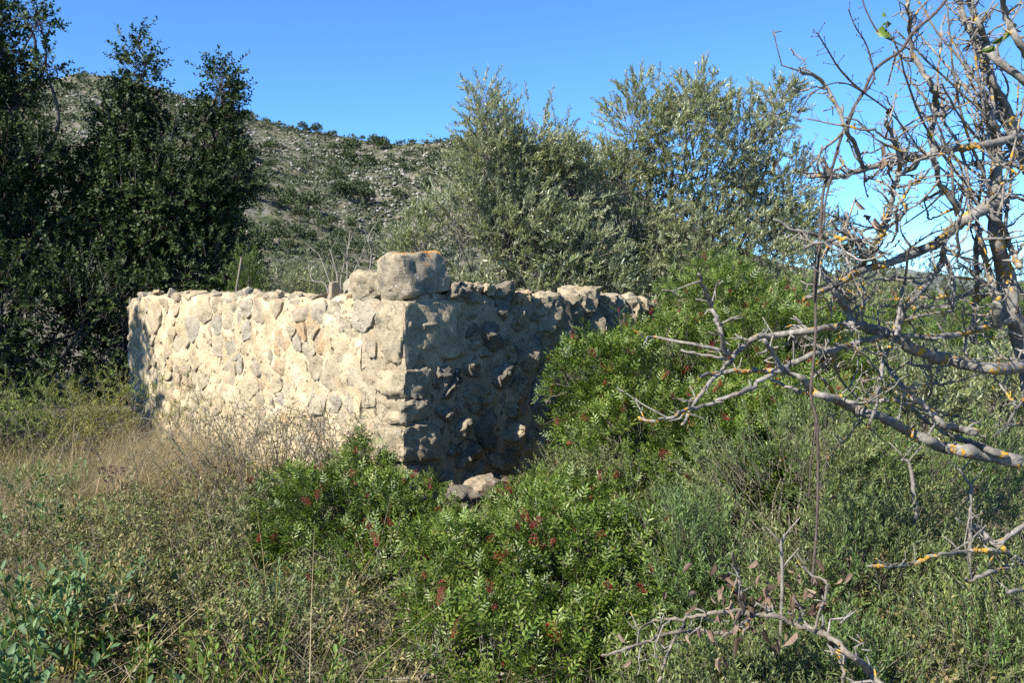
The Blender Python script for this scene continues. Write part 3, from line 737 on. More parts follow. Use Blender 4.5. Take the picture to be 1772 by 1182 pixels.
# ------------------------------------------------------------------ shrubs and trees
def shrub(name, label, base, lobes, n, leafmat, tmpl, L, per, stem=M['twig'], nstem=26, r0=0.012, group=None, cat='shrub', stick_r=0.0016, back=0.10, lobe_kw=None, leaf_kw=None, part='foliage', stickmat=None):
    t = thing(name, label, cat, base, group)
    p, d = lobe_shoots(lobes, n, seed=rng.uniform(0, 50), **(lobe_kw or {}))
    Ls = L * rng.uniform(0.6, 1.25, len(p))
    mb = MB(); leaves_on(mb, tmpl, p, d, Ls, per, **(leaf_kw or {})); mb.build(part, leafmat, t)
    st = MB()
    C = np.array(lobes)[:, :3]
    j = np.argmin(np.linalg.norm(p[:, None] - C[None], axis=2), axis=1)
    inn = unit(C[j] - p) * (np.linalg.norm(C[j] - p, axis=1) * 0.35)[:, None] 
    sticks(st, p + inn * 0.6 - d * back * 0.3, p + d * Ls[:, None], stick_r * 1.5, stick_r * 0.6)
    pick = rng.choice(len(p), min(nstem, len(p)), replace=False)
    stems_to(st, base, (p + inn)[pick], r0, stick_r * 1.6, spread=0.06 + 0.02 * len(lobes))
    st.build('stems', stickmat or stem, t)
    return t, p, d, Ls

# -- berry cluster meshes
def berry_mesh(seed):
    r = np.random.default_rng(seed); mb = MB(); n = 38
    y = r.random(n) * 0.075; a = r.random(n) * 6.28; rr = (0.012 + 0.02 * np.sin(y / 0.075 * 3.0)) * r.uniform(.5, 1, n)
    rr *= .9; C = np.stack((np.cos(a) * rr, np.sin(a) * rr, y - 0.02), -1)
    ov = np.array([(1, 0, 0), (-1, 0, 0), (0, 1, 0), (0, -1, 0), (0, 0, 1), (0, 0, -1)]) * 0.0036
    of = np.array([(0, 2, 4), (2, 1, 4), (1, 3, 4), (3, 0, 4), (2, 0, 5), (1, 2, 5), (3, 1, 5), (0, 3, 5)])
    scatter(mb, (ov, of), np.repeat(np.eye(3)[None], n, 0), C, r.uniform(.75, 1.25, n))
    for _ in (0,): sticks(mb, np.repeat([(0, 0, -0.03)], n, 0), C, .0007, .0006)
    return mb.mesh('berry_cluster', M['berry'])
BERRY = [berry_mesh(70 + k) for k in range(5)]
def berries(t, p, d, Ls, n, facing=True, cond=None):
    sc = d @ np.array((-0.35, -0.75, 0.55)); ok = np.where(sc > 0.2)[0]
    if cond is not None: ok = ok[cond(p[ok])]
    if len(ok) == 0: return
    pick = rng.choice(ok, min(n, len(ok)), replace=False)
    for k, i in enumerate(pick):
        o = bpy.data.objects.new('berry_cluster', BERRY[k % 5]); COL.objects.link(o); o.parent = t
        q = p[i] + d[i] * (Ls[i] * 0.9 + 0.02)
        o.location = Vector(q) - t.location; o.rotation_euler = (rng.uniform(-1, 1), rng.uniform(-1, 1), rng.uniform(0, 6.28))
        s = rng.uniform(0.45, 0.95); o.scale = (s, s, s)

MASTIC = pinnate(0.082, 3, 0.034, 0.0125); MASTIC_S = pinnate(0.066, 3, 0.028, 0.0105)
m_kw = dict(fwd=0.75, out=0.75, upb=0.3, size=(0.7, 1.2))
tA, pA, dA, lA = shrub('mastic_bush', 'large green mastic bush with red berries covering the right wall', (1.2, 6.0, 0),
    [(0.80, 5.9, .74, .42, .5, .44), (1.2, 6.2, .80, .58, .6, .48), (1.70, 6.9, 1.02, .6, .5, .62), (1.85, 6.1, .85, .6, .6, .50), (0.78, 5.25, .42, .42, .42, .40), (1.25, 5.2, .45, .55, .5, .42), (1.8, 5.4, .50, .5, .5, .46), (.52, 5.8, .82, .24, .25, .3)],
    2900, M['mastic'], MASTIC, 0.15, 6, nstem=60, r0=0.014, leaf_kw=m_kw, lobe_kw=dict(thr=-0.12, nscale=2.6))
berries(tA, pA, dA, lA, 230)
tB, pB, dB, lB = shrub('mastic_bush', 'green mastic bush with red berries filling the bottom centre foreground', (-0.05, 3.7, 0),
    [(-0.12, 3.8, .12, .5, .42, .30), (.32, 3.75, .16, .5, .45, .34), (.05, 3.2, .06, .5, .35, .26), (.28, 4.35, .18, .42, .4, .32), (-.35, 3.25, .04, .35, .3, .20), (.65, 4.6, .22, .35, .35, .34)],
    2100, M['mastic'], MASTIC_S, 0.13, 6, nstem=40, leaf_kw=m_kw, lobe_kw=dict(thr=-0.12, nscale=3.0))
berries(tB, pB, dB, lB, 85)
tD, pD, dD, lD = shrub('mastic_bush', 'dark green mastic bush with red berries below the sunlit wall corner', (-0.8, 4.6, 0),
    [(-0.95, 4.7, .2, .42, .38, .30), (-.62, 4.8, .18, .32, .34, .26), (-.62, 4.15, .12, .42, .36, .28), (-.3, 4.3, .06, .28, .28, .22), (-.86, 5.2, .34, .12, .12, .26)],
    1300, M['mastic'], MASTIC_S, 0.12, 6, nstem=34, leaf_kw=m_kw, lobe_kw=dict(thr=-0.3))
berries(tD, pD, dD, lD, 60)
tE, pE, dE, lE = shrub('mastic_bush', 'yellow green mastic bush rising behind the end of the right wall', (2.1, 7.9, 0),
    [(1.75, 7.6, 1.15, .5, .45, .62), (2.4, 7.8, 1.0, .6, .5, .6), (3.1, 7.6, .9, .6, .5, .5)], 800, M['bright'], MASTIC, 0.16, 6, nstem=24, leaf_kw=m_kw)
berries(tE, pE, dE, lE, 16)

# small leaved grey green evergreen between the mastic bushes and the wall
shrub('small_leaved_shrub', 'fine leaved grey green shrub in front of the shaded wall foot', (.35, 5.15, 0), [(.36, 5.1, .2, .32, .28, .30), (.12, 4.95, .08, .28, .26, .22), (.5, 4.9, .2, .3, .3, .32)], 700, M['mastic_grey'], leaf4(.026, .009), .17, 22, nstem=24, leaf_kw=dict(out=.9, upb=.2))

# narrow leaved shrubs at the right
NEEDLE = leaf4(0.029, 0.0064, 0.1, 0.05)
r_kw = dict(fwd=0.8, out=0.75, upb=0.3, upn=0.7)
for lb, base, lobes, n in (
    ('grey green needle leaved shrub behind the hanging vine', (1.35, 4.3, 0), [(1.30, 4.25, .42, .45, .42, .46), (1.62, 4.5, .45, .4, .4, .45)], 1150),
    ('needle leaved shrub under the lichen covered branches at right', (2.05, 4.4, 0), [(2.0, 4.4, .40, .42, .4, .42), (2.35, 4.3, .38, .45, .4, .42)], 950),
    ('needle leaved shrub right of the berry bush in the foreground', (.78, 3.55, 0), [(.75, 3.6, .24, .4, .36, .38), (.98, 3.35, .2, .36, .3, .34)], 950),
    ('needle leaved shrub behind the fallen branch with dead leaves', (1.35, 3.35, 0), [(1.32, 3.4, .22, .42, .36, .38), (1.7, 3.5, .25, .4, .36, .4)], 950),
    ('needle leaved shrub in the bottom right corner of the picture', (1.55, 2.75, 0), [(1.35, 2.75, .08, .4, .3, .34), (1.75, 2.9, .1, .36, .34, .40), (2.1, 3.3, .2, .4, .4, .42)], 900),
    ('needle leaved shrub at the bottom edge beneath the fallen branch', (.7, 2.75, 0), [(.62, 2.75, .03, .35, .26, .28), (.98, 2.7, .05, .34, .26, .30)], 700)):
    shrub('needle_leaved_shrub', lb, base, lobes, n, M['rosemary'], NEEDLE, .18, 24, nstem=20, stem=M['twig'], r0=0.008, stick_r=.0011, leaf_kw=r_kw, lobe_kw=dict(up=0.6, jit=0.5, thr=0.02, nscale=3.2))

# olives behind the wall
OLIVE = leaf4(0.074, 0.0195, 0.12, 0.04)
o_kw = dict(fwd=0.85, out=0.7, upb=0.3, upn=0.5, size=(0.65, 1.15))
def tree(name, label, base, lobes, n, leafmat, tmpl, L, per, trunks=5, r0=0.05, bark=M['twig_pale'], limbs=60, leaf_kw=None, lobe_kw=None, stick_r=0.003, cat='tree', group=None, spread=0.2):
    t = thing(name, label, cat, base, group)
    p, d = lobe_shoots(lobes, n, seed=rng.uniform(0, 50), **(lobe_kw or {}))
    Ls = L * rng.uniform(0.5, 1.3, len(p))
    mb = MB(); leaves_on(mb, tmpl, p, d, Ls, per, **(leaf_kw or {})); mb.build('crown', leafmat, t)
    tr = MB(); base = np.asarray(base, float); C = np.array(lobes)[:, :3]
    stems_to(tr, base, C[rng.choice(len(C), trunks, replace=trunks > len(C))], r0, r0 * 0.12, spread=spread, bend=0.35, sides=8, per=5)
    tr.build('trunk', bark, t, smooth=True)
    br = MB()
    j = np.argmin(np.linalg.norm(p[:, None] - C[None], axis=2), axis=1)
    pick = rng.choice(len(p), min(limbs, len(p)), replace=False)
    for i in pick:
        c = C[j[i]]; s0 = base + (c - base) * rng.uniform(0.55, 1.0) + rng.normal(size=3) * 0.08
        mid = s0 + (p[i] - s0) * 0.55 + rng.normal(size=3) * 0.06; mid[2] += 0.05
        path = catmull([s0, mid, p[i] + d[i] * Ls[i]], 4); tube(br, path, np.linspace(r0 * 0.32, stick_r * 0.8, len(path)), 4, cap=False)
    sticks(br, p - d * L * 0.8, p + d * Ls[:, None], stick_r * 1.2, stick_r * 0.5)
    br.build('branches', bark, t)
    return t
tree('olive_tree', 'wild olive tree behind the right wall, taller right hand one', (2.2, 12.6, 0),
     [(2.3, 12.6, 3.3, 1.0, .9, 1.0), (1.75, 12.5, 3.6, .55, .6, .85), (2.55, 12.6, 4.0, .42, .5, .62), (3.2, 12.7, 3.6, .8, .7, .65), (3.75, 12.8, 4.2, .3, .3, .5), (3.75, 12.8, 2.95, .68, .7, .62), (4.1, 12.8, 2.4, .45, .5, .4), (1.25, 12.3, 2.95, .5, .5, .55), (1.5, 12.3, 2.3, .9, .9, .95), (2.6, 12.3, 2.0, 1.0, .9, .85), (3.45, 12.4, 2.0, .75, .8, .7), (2.0, 12.0, 1.2, 1.1, .8, .7), (3.2, 12.2, 1.2, .8, .8, .6)],
     4800, M['olive'], OLIVE, .26, 23, trunks=9, r0=.05, limbs=150, leaf_kw=o_kw, lobe_kw=dict(up=0.5, jit=0.55, thr=-0.2, nscale=2.2, shell=0.7))
tree('olive_tree', 'wild olive tree just right of the wall top corner stone', (0.0, 11.4, 0),
     [(-.25, 11.3, 3.1, .5, .6, .75), (-.38, 11.3, 3.7, .26, .3, .42), (.3, 11.5, 3.35, .45, .5, .55), (.62, 11.5, 3.2, .3, .4, .5), (.75, 11.5, 2.6, .4, .5, .7), (-.1, 11.2, 2.2, .8, .7, .8), (.7, 11.3, 1.9, .7, .7, .7), (-.65, 11.2, 2.1, .55, .6, .8), (-1.15, 11.3, 1.9, .4, .5, .7), (0, 11.0, 1.2, .9, .6, .6), (1.1, 11.4, 1.3, .7, .6, .6)],
     3600, M['olive'], OLIVE, .28, 20, trunks=10, r0=.03, limbs=130, leaf_kw=o_kw, lobe_kw=dict(up=0.6, jit=0.5, thr=-0.05, nscale=2.4, shell=0.8))

# dark evergreens at the left
CAROB = leaf4(0.066, 0.044, 0.08, 0.06)
c_kw = dict(fwd=0.5, out=0.9, upb=0.1, upn=0.9)
tree('evergreen_tree', 'dense dark evergreen tree with two tops behind the wall', (-6.0, 13.6, 0),
     [(-5.75, 13.6, 3.9, .42, .6, .7), (-5.62, 13.6, 4.75, .24, .3, .62), (-4.6, 13.7, 3.75, .42, .5, .5), (-4.42, 13.7, 4.5, .25, .3, .55), (-5.08, 13.5, 3.75, .5, .6, .5), (-5.2, 13.4, 2.8, 1.1, .9, .9), (-4.3, 13.5, 3.2, .38, .5, .36), (-6.3, 13.5, 3.1, .42, .5, .55), (-5.3, 13.5, 4.2, .25, .3, .3), (-4.6, 13.2, 1.8, .85, .8, .8), (-5.8, 13.0, 1.7, .9, .9, 1.0), (-6.2, 13.4, 2.6, .4, .6, .6), (-4.4, 13.3, .8, .8, .7, .7)],
     5200, M['dark'], CAROB, .30, 14, trunks=7, r0=.085, bark=M['trunk'], limbs=130, leaf_kw=c_kw, lobe_kw=dict(up=0.45, jit=0.5, thr=-0.35, nscale=1.3, shell=0.6), stick_r=.004)
tree('evergreen_tree', 'tall sparse topped evergreen tree at the left edge', (-7.6, 12.8, 0),
     [(-7.6, 12.8, 3.8, .5, .7, .8), (-7.15, 12.8, 4.75, .16, .3, .35), (-6.72, 12.8, 5.3, .13, .2, .22), (-6.62, 12.8, 4.7, .16, .2, .2), (-7.0, 12.8, 4.3, .26, .3, .35), (-7.2, 12.8, 5.3, .2, .2, .3), (-7.5, 12.8, 5.5, .3, .3, .35), (-6.75, 12.7, 3.4, .4, .5, .4), (-7.5, 12.8, 4.8, .22, .4, .4), (-7.4, 12.6, 2.7, .7, .9, .8), (-6.75, 12.6, 2.1, .7, .8, .7), (-7.4, 12.3, 1.3, 1.0, .8, 1.0), (-6.3, 12.2, 1.0, .8, .7, .9), (-8.6, 12.6, 3.0, 1.0, 1.0, 1.4)],
     3900, M['dark'], CAROB, .30, 14, trunks=7, r0=.085, bark=M['trunk'], limbs=110, leaf_kw=c_kw, lobe_kw=dict(up=0.45, jit=0.5, thr=-0.3, nscale=1.3, shell=0.6), stick_r=.004)
tree('evergreen_tree', 'dark evergreen undergrowth tree filling the shade left of the wall', (-6.2, 11.4, 0),
     [(-5.6, 11.5, 1.0, .9, .7, 1.0), (-6.6, 11.0, 1.1, 1.0, .7, 1.1), (-7.8, 11.0, 1.3, 1.0, .8, 1.2), (-5.0, 11.6, .8, .6, .5, .8)],
     1500, M['dark'], CAROB, .28, 14, trunks=5, r0=.05, bark=M['trunk'], limbs=60, leaf_kw=c_kw, lobe_kw=dict(thr=-0.6, nscale=1.3), stick_r=.004)
# the grove goes on beyond the left edge and shades that end of the wall
tree('evergreen_tree', 'evergreen tree of the grove just outside the left edge', (-8.1, 7.1, 0),
     [(-7.6, 6.5, 3.7, 1.0, 1.0, 1.15), (-7.8, 6.6, 2.1, 1.1, 1.0, 1.2)],
     1100, M['dark'], leaf4(.13, .085), .32, 12, trunks=4, r0=.10, bark=M['trunk'], limbs=40, leaf_kw=c_kw, lobe_kw=dict(thr=-0.8, nscale=1.2, shell=.7), stick_r=.004)
tree('evergreen_tree', 'tall evergreen tree of the grove farther out on the left', (-11.0, 9.8, 0),
     [(-10.4, 9.6, 5.4, 1.4, 1.2, 1.4), (-12.2, 9.8, 5.8, 1.5, 1.3, 1.5), (-10.6, 9.9, 3.4, 1.5, 1.3, 1.4), (-12.2, 10.0, 3.5, 1.5, 1.4, 1.5)],
     1400, M['dark'], leaf4(.15, .10), .34, 12, trunks=6, r0=.13, bark=M['trunk'], limbs=50, leaf_kw=c_kw, lobe_kw=dict(thr=-0.8, nscale=1.2, shell=.7), stick_r=.004)

# middle distance
shrub('conifer_shrub', 'slim bright green conical conifer behind the left wall', (-3.7, 12.3, 0), [(-3.7, 12.3, 1.0, .2, .2, 1.0), (-3.66, 12.3, 1.35, .13, .13, .55)], 500, M['bright'], leaf4(.05, .009), .2, 20, r0=.02, nstem=8, leaf_kw=dict(out=.5), lobe_kw=dict(up=1.2, thr=-.8))
shrub('round_shrub', 'rounded olive green shrub behind the wall, left of the bare twigs', (-3.3, 12.4, 0), [(-3.2, 12.6, 1.25, .5, .5, .6), (-2.75, 12.8, 1.2, .5, .5, .65)], 700, M['olive'], leaf4(.05, .014), .22, 20, nstem=24, r0=.02)
shrub('round_shrub', 'pale green shrub low between bare twigs and corner stone', (-2.2, 12.2, 0), [(-2.2, 12.3, 1.1, .5, .5, .6), (-1.6, 12.0, 1.1, .4, .4, .7)], 560, M['mastic_grey'], leaf4(.05, .014), .22, 18, nstem=24, r0=.02)
for lb, mt, base, lobes, n in (
    ('bright green pine seen right of the olive through dead branches', 'pine', (7.6, 21, 0), [(7.4, 21, 1.9, .9, .8, 1.2), (7.55, 21, 2.7, .5, .5, .6), (8.2, 21, 1.6, .8, .7, 1.1)], 1300),
    ('grey green shrub in the gap right of the olive tree', 'olive', (4.8, 12.6, 0), [(4.7, 12.6, 1.0, .6, .6, .75), (5.3, 12.8, .9, .7, .6, .8)], 800),
    ('green tree clump behind the upper dead branches', 'pine', (10.2, 22, 0), [(9.8, 22, 1.3, 1.1, .9, 1.1), (11.3, 22.5, 1.1, 1.3, .9, 1.1), (12.7, 22.5, 1.1, 1.2, .9, 1.0)], 1700),
    ('leafy green bush behind the dead tree at the right edge', 'bright', (4.4, 8.2, 0), [(3.7, 8.0, .7, .6, .5, .7), (4.5, 8.4, .72, .7, .5, .7), (5.2, 8.2, .7, .6, .5, .7)], 1100),
    ('olive green bush low behind the thick lichen branch', 'olive', (3.2, 6.4, 0), [(2.7, 6.3, .5, .55, .5, .55), (3.4, 6.3, .5, .55, .5, .55), (3.9, 6.6, .5, .5, .5, .5)], 900)):
    shrub('leafy_shrub' if 'tree' not in lb and 'pine' not in lb else 'leafy_tree', lb, base, lobes, n, M[mt], leaf4(.07, .016) if mt == 'pine' else leaf4(.055, .016), .26, 20, nstem=24, r0=.022, cat='tree' if mt == 'pine' else 'shrub')

# bare grey twigs behind the wall, left of the corner stone
def bare_twigs():
    base = np.array((-2.0, 10.4, 0)); t = thing('bare_shrub', 'bare leafless grey shrub rising behind the wall left of corner', 'shrub', base); mb = MB()
    for px, py, px2, py2 in ((575, 515, 552, 440), (590, 515, 605, 420), (600, 515, 632, 430), (585, 510, 570, 430), (610, 510, 622, 455), (570, 512, 535, 470), (640, 470, 655, 380), (600, 500, 606, 400)):
        a = P(px, py, 10.4); b = P(px2, py2, 10.4 + rng.uniform(-.3, .3)); m = (a + b) / 2 + rng.normal(size=3) * .05
        g = base + rng.normal(size=3) * np.array((.1, .1, 0)); path = catmull([g, a, m, b], 4); tube(mb, path, np.linspace(.016, .004, len(path)), 5)
        for k in range(5):
            i = rng.integers(len(path) // 2, len(path)); e = path[i] + unit(rng.normal(size=3) + (0, 0, 1)) * rng.uniform(.1, .3); sticks(mb, [path[i]], [e], .005, .002)
    mb.build('stems', M['twig_pale'], t)
bare_twigs()
st = MB(); tube(st, np.array([(-3.55, 11.5, -0.1), P(409, 500, 11.5), P(418, 446, 11.5)]), .016, 6)
tag(st.build('wooden_stake', M['twig']), 'thin brown stake leaning behind the left wall', 'stake')

# ------------------------------------------------------------------ dry growth at the left
def broom():
    base = np.array((-1.55, 5.5, 0)); t = thing('wiry_shrub', 'wiry brown shrub with thin arching twigs before the sunlit wall', 'shrub', base); mb = MB(); lf = MB(); tips = []; dirs = []
    for k in range(120):
        b = base + np.array((np.clip(rng.normal() * .42, -.8, .45), rng.normal() * .2, 0)); a = rng.uniform(0, 6.28); h = rng.uniform(.35, .8); r = rng.uniform(.15, .55)
        o = np.array((math.cos(a) * r, math.sin(a) * r * .7, 0))
        path = catmull([b, b + o * .3 + UP * h * .6, b + o * .75 + UP * h, b + o * 1.25 + UP * h * rng.uniform(.6, 1.0)], 5)
        tube(mb, path, np.linspace(.0035, .0012, len(path)), 3, cap=False)
        for q in range(9):
            i = rng.integers(len(path) // 3, len(path)); dd = unit(rng.normal(size=3) + (0, 0, .3)); l = rng.uniform(.04, .16)
            sticks(mb, [path[i]], [path[i] + dd * l], .0016, .0008); tips.append(path[i]); dirs.append(dd)
    mb.build('stems', M['twig'], t)
    leaves_on(lf, leaf4(.022, .007), np.array(tips), np.array(dirs), .12, 5, out=.8); lf.build('foliage', M['weed'], t)
broom()
def lowbroom(lb, base, w, hgt, n, seedmat='weed'):
    base = np.array(base, float); t = thing('wiry_shrub', lb, 'shrub', base); mb = MB(); lf = MB(); tips = []; dirs = []
    for k in range(n):
        b = base + np.array((rng.normal() * w * .4, rng.normal() * w * .3, 0)); a = rng.uniform(0, 6.28); h = rng.uniform(.4, 1) * hgt; r = rng.uniform(.1, .6) * w
        o = np.array((math.cos(a) * r, math.sin(a) * r, 0))
        path = catmull([b, b + o * .35 + UP * h * .6, b + o + UP * h], 5); tube(mb, path, np.linspace(.003, .001, len(path)), 3, cap=False)
        for q in range(6):
            i = rng.integers(len(path) // 3, len(path)); dd = unit(rng.normal(size=3) + (0, 0, .5)); l = rng.uniform(.04, .13)
            sticks(mb, [path[i]], [path[i] + dd * l], .0014, .0008); tips.append(path[i]); dirs.append(dd)
    mb.build('stems', M['twig'], t)
    leaves_on(lf, leaf4(.028, .010), np.array(tips), np.array(dirs), .14, 14, out=.8); lf.build('foliage', M[seedmat], t)
lowbroom('tangled twiggy shrub among needle leaved shrubs right of the vine', (1.75, 3.9, 0), .8, .62, 80, 'mastic_grey')
lowbroom('dry twiggy tangle under the low lichen branch at right', (1.85, 3.2, 0), .8, .45, 80, 'weed')
lowbroom('dry twiggy tangle below the withered leaves', (.85, 2.75, 0), .6, .34, 70, 'weed')
lowbroom('brown green wiry shrub left of the dark mastic bush', (-1.45, 4.7, 0), .7, .5, 80)
lowbroom('low wiry shrub at the bottom left of the mastic bushes', (-1.0, 3.6, 0), .7, .36, 70)
lowbroom('feathery green shrub in front of the wall shaded left end', (-3.6, 7.6, .05), .9, .75, 90, 'greengrass')
lowbroom('straggling wiry shrub at the left edge under the dark trees', (-4.6, 7.9, .1), .9, .65, 90, 'greengrass')
lowbroom('low brown wiry shrub beside the broad leaved plants', (-1.75, 3.7, 0), .7, .35, 70)
lowbroom('wiry grey shrub in the dry grass left of centre', (-2.4, 4.9, 0), .8, .42, 80)

def blades(mb, base, hgt, wd, lean, n_seg=3):
    """curved grass blades: base (n,3), height, width, horizontal lean vector"""
    n = len(base); rows = []
    side = unit(np.cross(lean + 1e-4, np.array((0, 0, 1.0))) + rng.normal(size=(n, 3)) * 0.2)
    for k in range(n_seg + 1):
        t = k / n_seg; c = base + lean * (t ** 2)[..., None] if not np.isscalar(t) else base + lean * t ** 2
        c = c + np.array((0, 0, 1.0)) * (hgt * (t - 0.18 * t * t))[:, None]; w_ = (wd * (1 - t * 0.85) / 2)[:, None]
        rows += [c - side * w_, c + side * w_]
    V = np.stack(rows, 1); m = 2 * (n_seg + 1)
    F = np.array([(2 * k, 2 * k + 1, 2 * k + 3, 2 * k + 2) for k in range(n_seg)])
    mb.add(V, (F[None] + (np.arange(n) * m)[:, None, None]).reshape(-1, 4))

def grass(name, label, mat, n, region, h, w_, lean, mask=None, tuft=12):
    x0, x1, y0, y1 = region; k = n // tuft
    c = np.stack((rng.uniform(x0, x1, k), rng.uniform(y0, y1, k), np.zeros(k)), -1)
    if mask is not None: c = c[mask(c)]
    b = np.repeat(c, tuft, 0) + rng.normal(size=(len(c) * tuft, 3)) * np.array((.05, .05, 0)); b[:, 2] = ground_z(b[:, 0], b[:, 1]) - .01
    m = len(b); a = rng.uniform(0, 6.28, m); H = rng.uniform(h[0], h[1], m); ln = rng.uniform(lean[0], lean[1], m) * H
    mb = MB(); blades(mb, b, H, rng.uniform(w_[0], w_[1], m), np.stack((np.cos(a) * ln, np.sin(a) * ln, np.zeros(m)), -1))
    tag(mb.build(name, M[mat]), label, kind='stuff')
left = lambda c: (c[:, 0] < -0.25 * c[:, 1] + 0.35) & ((c - C0) @ NL > 0.05)
grass('dry_grass', 'dry straw coloured grass over the left foreground', 'straw', 17000, (-6.5, 0.2, 2.2, 9.3), (.12, .42), (.0015, .004), (.2, 1.1), left)
grass('green_grass', 'short green grass and weeds over the left foreground', 'greengrass', 14000, (-6.5, 0.4, 2.2, 9.5), (.08, .3), (.002, .005), (.2, .9), left)
grass('pale_grass', 'haze of fine pale dry grass stems left of the sunlit wall', 'straw', 5000, (-2.9, -2.1, 5.8, 7.2), (.35, .72), (.0008, .0018), (.2, .6), left, 20)
grass('undergrowth_grass', 'sparse dry grass between the shrubs on the right', 'straw', 3000, (-.4, 3.2, 2.2, 5.6), (.1, .4), (.0015, .003), (.3, 1.2), None)

def ground_weeds():
    mb = MB(); n = 6500
    c = np.stack((rng.uniform(-6, 3.2, n), rng.uniform(2.2, 9.0, n), np.zeros(n)), -1)
    ok = (((c - C0) @ NL > 0.03) | (c[:, 0] > 0)) & (fbm(c * 1.6, 3) + rng.normal(size=n) * .2 > -0.25); c = c[ok]
    c[:, 2] = ground_z(c[:, 0], c[:, 1]); d = unit(rng.normal(size=c.shape) * .5 + (0, 0, 1)); Ls = rng.uniform(.05, .22, len(c))
    leaves_on(mb, leaf4(.034, .013), c, d, Ls, 11, out=.9, upb=.3)
    tag(mb.build('ground_weeds', M['weed']), 'mixed low grey green weeds covering the ground', kind='stuff')
    mb = MB(); n = 2600
    c = np.stack((rng.uniform(-5, 2.6, n), rng.uniform(2.2, 7.0, n), rng.uniform(.02, .2, n)), -1); c = c[((c - C0) @ NL > 0.03) | (c[:, 0] > 0.3)]
    d = unit(rng.normal(size=c.shape) * np.array((1, 1, .45))); l = rng.uniform(.04, .22, len(c)) 
    sticks(mb, c, c + d * l[:, None], .0022, .001)
    tag(mb.build('twig_litter', M['twig']), 'broken dry twigs littering the ground among weeds', kind='stuff')
ground_weeds()

def rosette(name, lb, cat, px, py, d, n_st, h, tmpl, mat, per, spread, size=(0.8, 1.2), upb=.5, out=.9):
    c = P(px, py, d); base = np.array((c[0], c[1], 0.0)); t = thing(name, lb, cat, base)
    b = base + rng.normal(size=(n_st, 3)) * np.array((spread, spread * .7, 0)); dd = unit(rng.normal(size=(n_st, 3)) * .35 + (0, 0, 1)); H = rng.uniform(.55, 1.1, n_st) * h
    mb = MB(); leaves_on(mb, tmpl, b, dd, H, per, fwd=.6, out=out, upb=upb, size=size, t0=.35); mb.build('foliage', M[mat], t)
    st = MB(); sticks(st, b, b + dd * H[:, None], .005, .003); st.build('stems', M['greengrass'], t)
BROAD = leaf6(.065, .026, .1, .1)
rosette('broad_leaved_plant', 'blue green broad leaved plant low at the left', 'plant', 125, 965, 3.5, 44, .42, BROAD, 'glauc', 14, .13)
rosette('broad_leaved_plant', 'dark green broad leaved plant at the bottom edge left of centre', 'plant', 320, 1130, 2.75, 14, .26, leaf6(.06, .025, .1, .1), 'glauc', 12, .06)
rosette('broad_leaved_plant', 'broad leaved plant in the bottom left corner', 'plant', 30, 1060, 3.0, 18, .4, BROAD, 'glauc', 12, .1)
rosette('broad_leaved_plant', 'grey green leafy plant in the weeds above the dark plant', 'plant', 300, 930, 3.9, 22, .36, leaf6(.05, .026), 'weed', 14, .14)
rosette('broad_leaved_plant', 'small pale leafy plant at the left edge in dry grass', 'plant', 60, 830, 4.9, 18, .4, leaf6(.05, .026), 'glauc', 12, .14)
EUPH = leaf4(.05, .008)
rosette('spurge_plant', 'pale green narrow leaved spurge beside the berry bush', 'plant', 550, 1025, 3.7, 8, .42, EUPH, 'euphorb', 34, .06)
rosette('spurge_plant', 'slender pale green spurge shoot left of the other one', 'plant', 466, 1020, 3.6, 3, .42, EUPH, 'euphorb', 34, .02)

def thistles():
    t = thing('dry_thistle', 'dry thistle with round dark seed heads in the grass', 'plant', (-2.5, 5.3, 0)); st = MB()
    for px, py in ((176, 815), (195, 812), (187, 830), (208, 815), (133, 870), (215, 842)):
        p = P(px, py, 5.3 + rng.uniform(-.15, .15)); b = np.array((p[0] + rng.normal() * .05, p[1], 0)); tube(st, catmull([b, (b + p) / 2 + rng.normal(size=3) * .02, p], 4), .003, 4)
        k = MB(); n = 70; w_ = unit(rng.normal(size=(n, 3))); scatter(k, leaf4(.016, .008), frames(unit(w_ + (0, 0, .5)), unit(rng.normal(size=(n, 3)))), p + w_ * .014, np.ones(n)); k.build('seed_head', M['deadleaf'], t)
    st.build('stems', M['straw'], t)
thistles()
for k, (px, py, d, lb) in enumerate(((90, 770, 6.2, 'small leafy plant below the dark trees at far left'), (225, 1010, 3.3, 'low leafy plant between the two broad leaved plants'), (180, 900, 4.2, 'leafy weed clump left of the wiry shrubs'), (395, 900, 4.4, 'grey leafy weed clump left of the dark mastic bush'), (420, 1090, 3.1, 'low leafy weed at the bottom beside the spurge'))):
    rosette('leafy_weed', lb, 'plant', px, py, d, 26, .30, leaf6(.042, .018, .1, .1), ('glauc', 'bright', 'glauc', 'mastic_grey', 'bright')[k], 14, .15)
grass('tall_straw', 'long arching dry grass stalks in the left foreground', 'straw', 900, (-4.5, -0.6, 2.4, 7.0), (.35, .75), (.002, .0045), (.4, 1.3), left, 3)

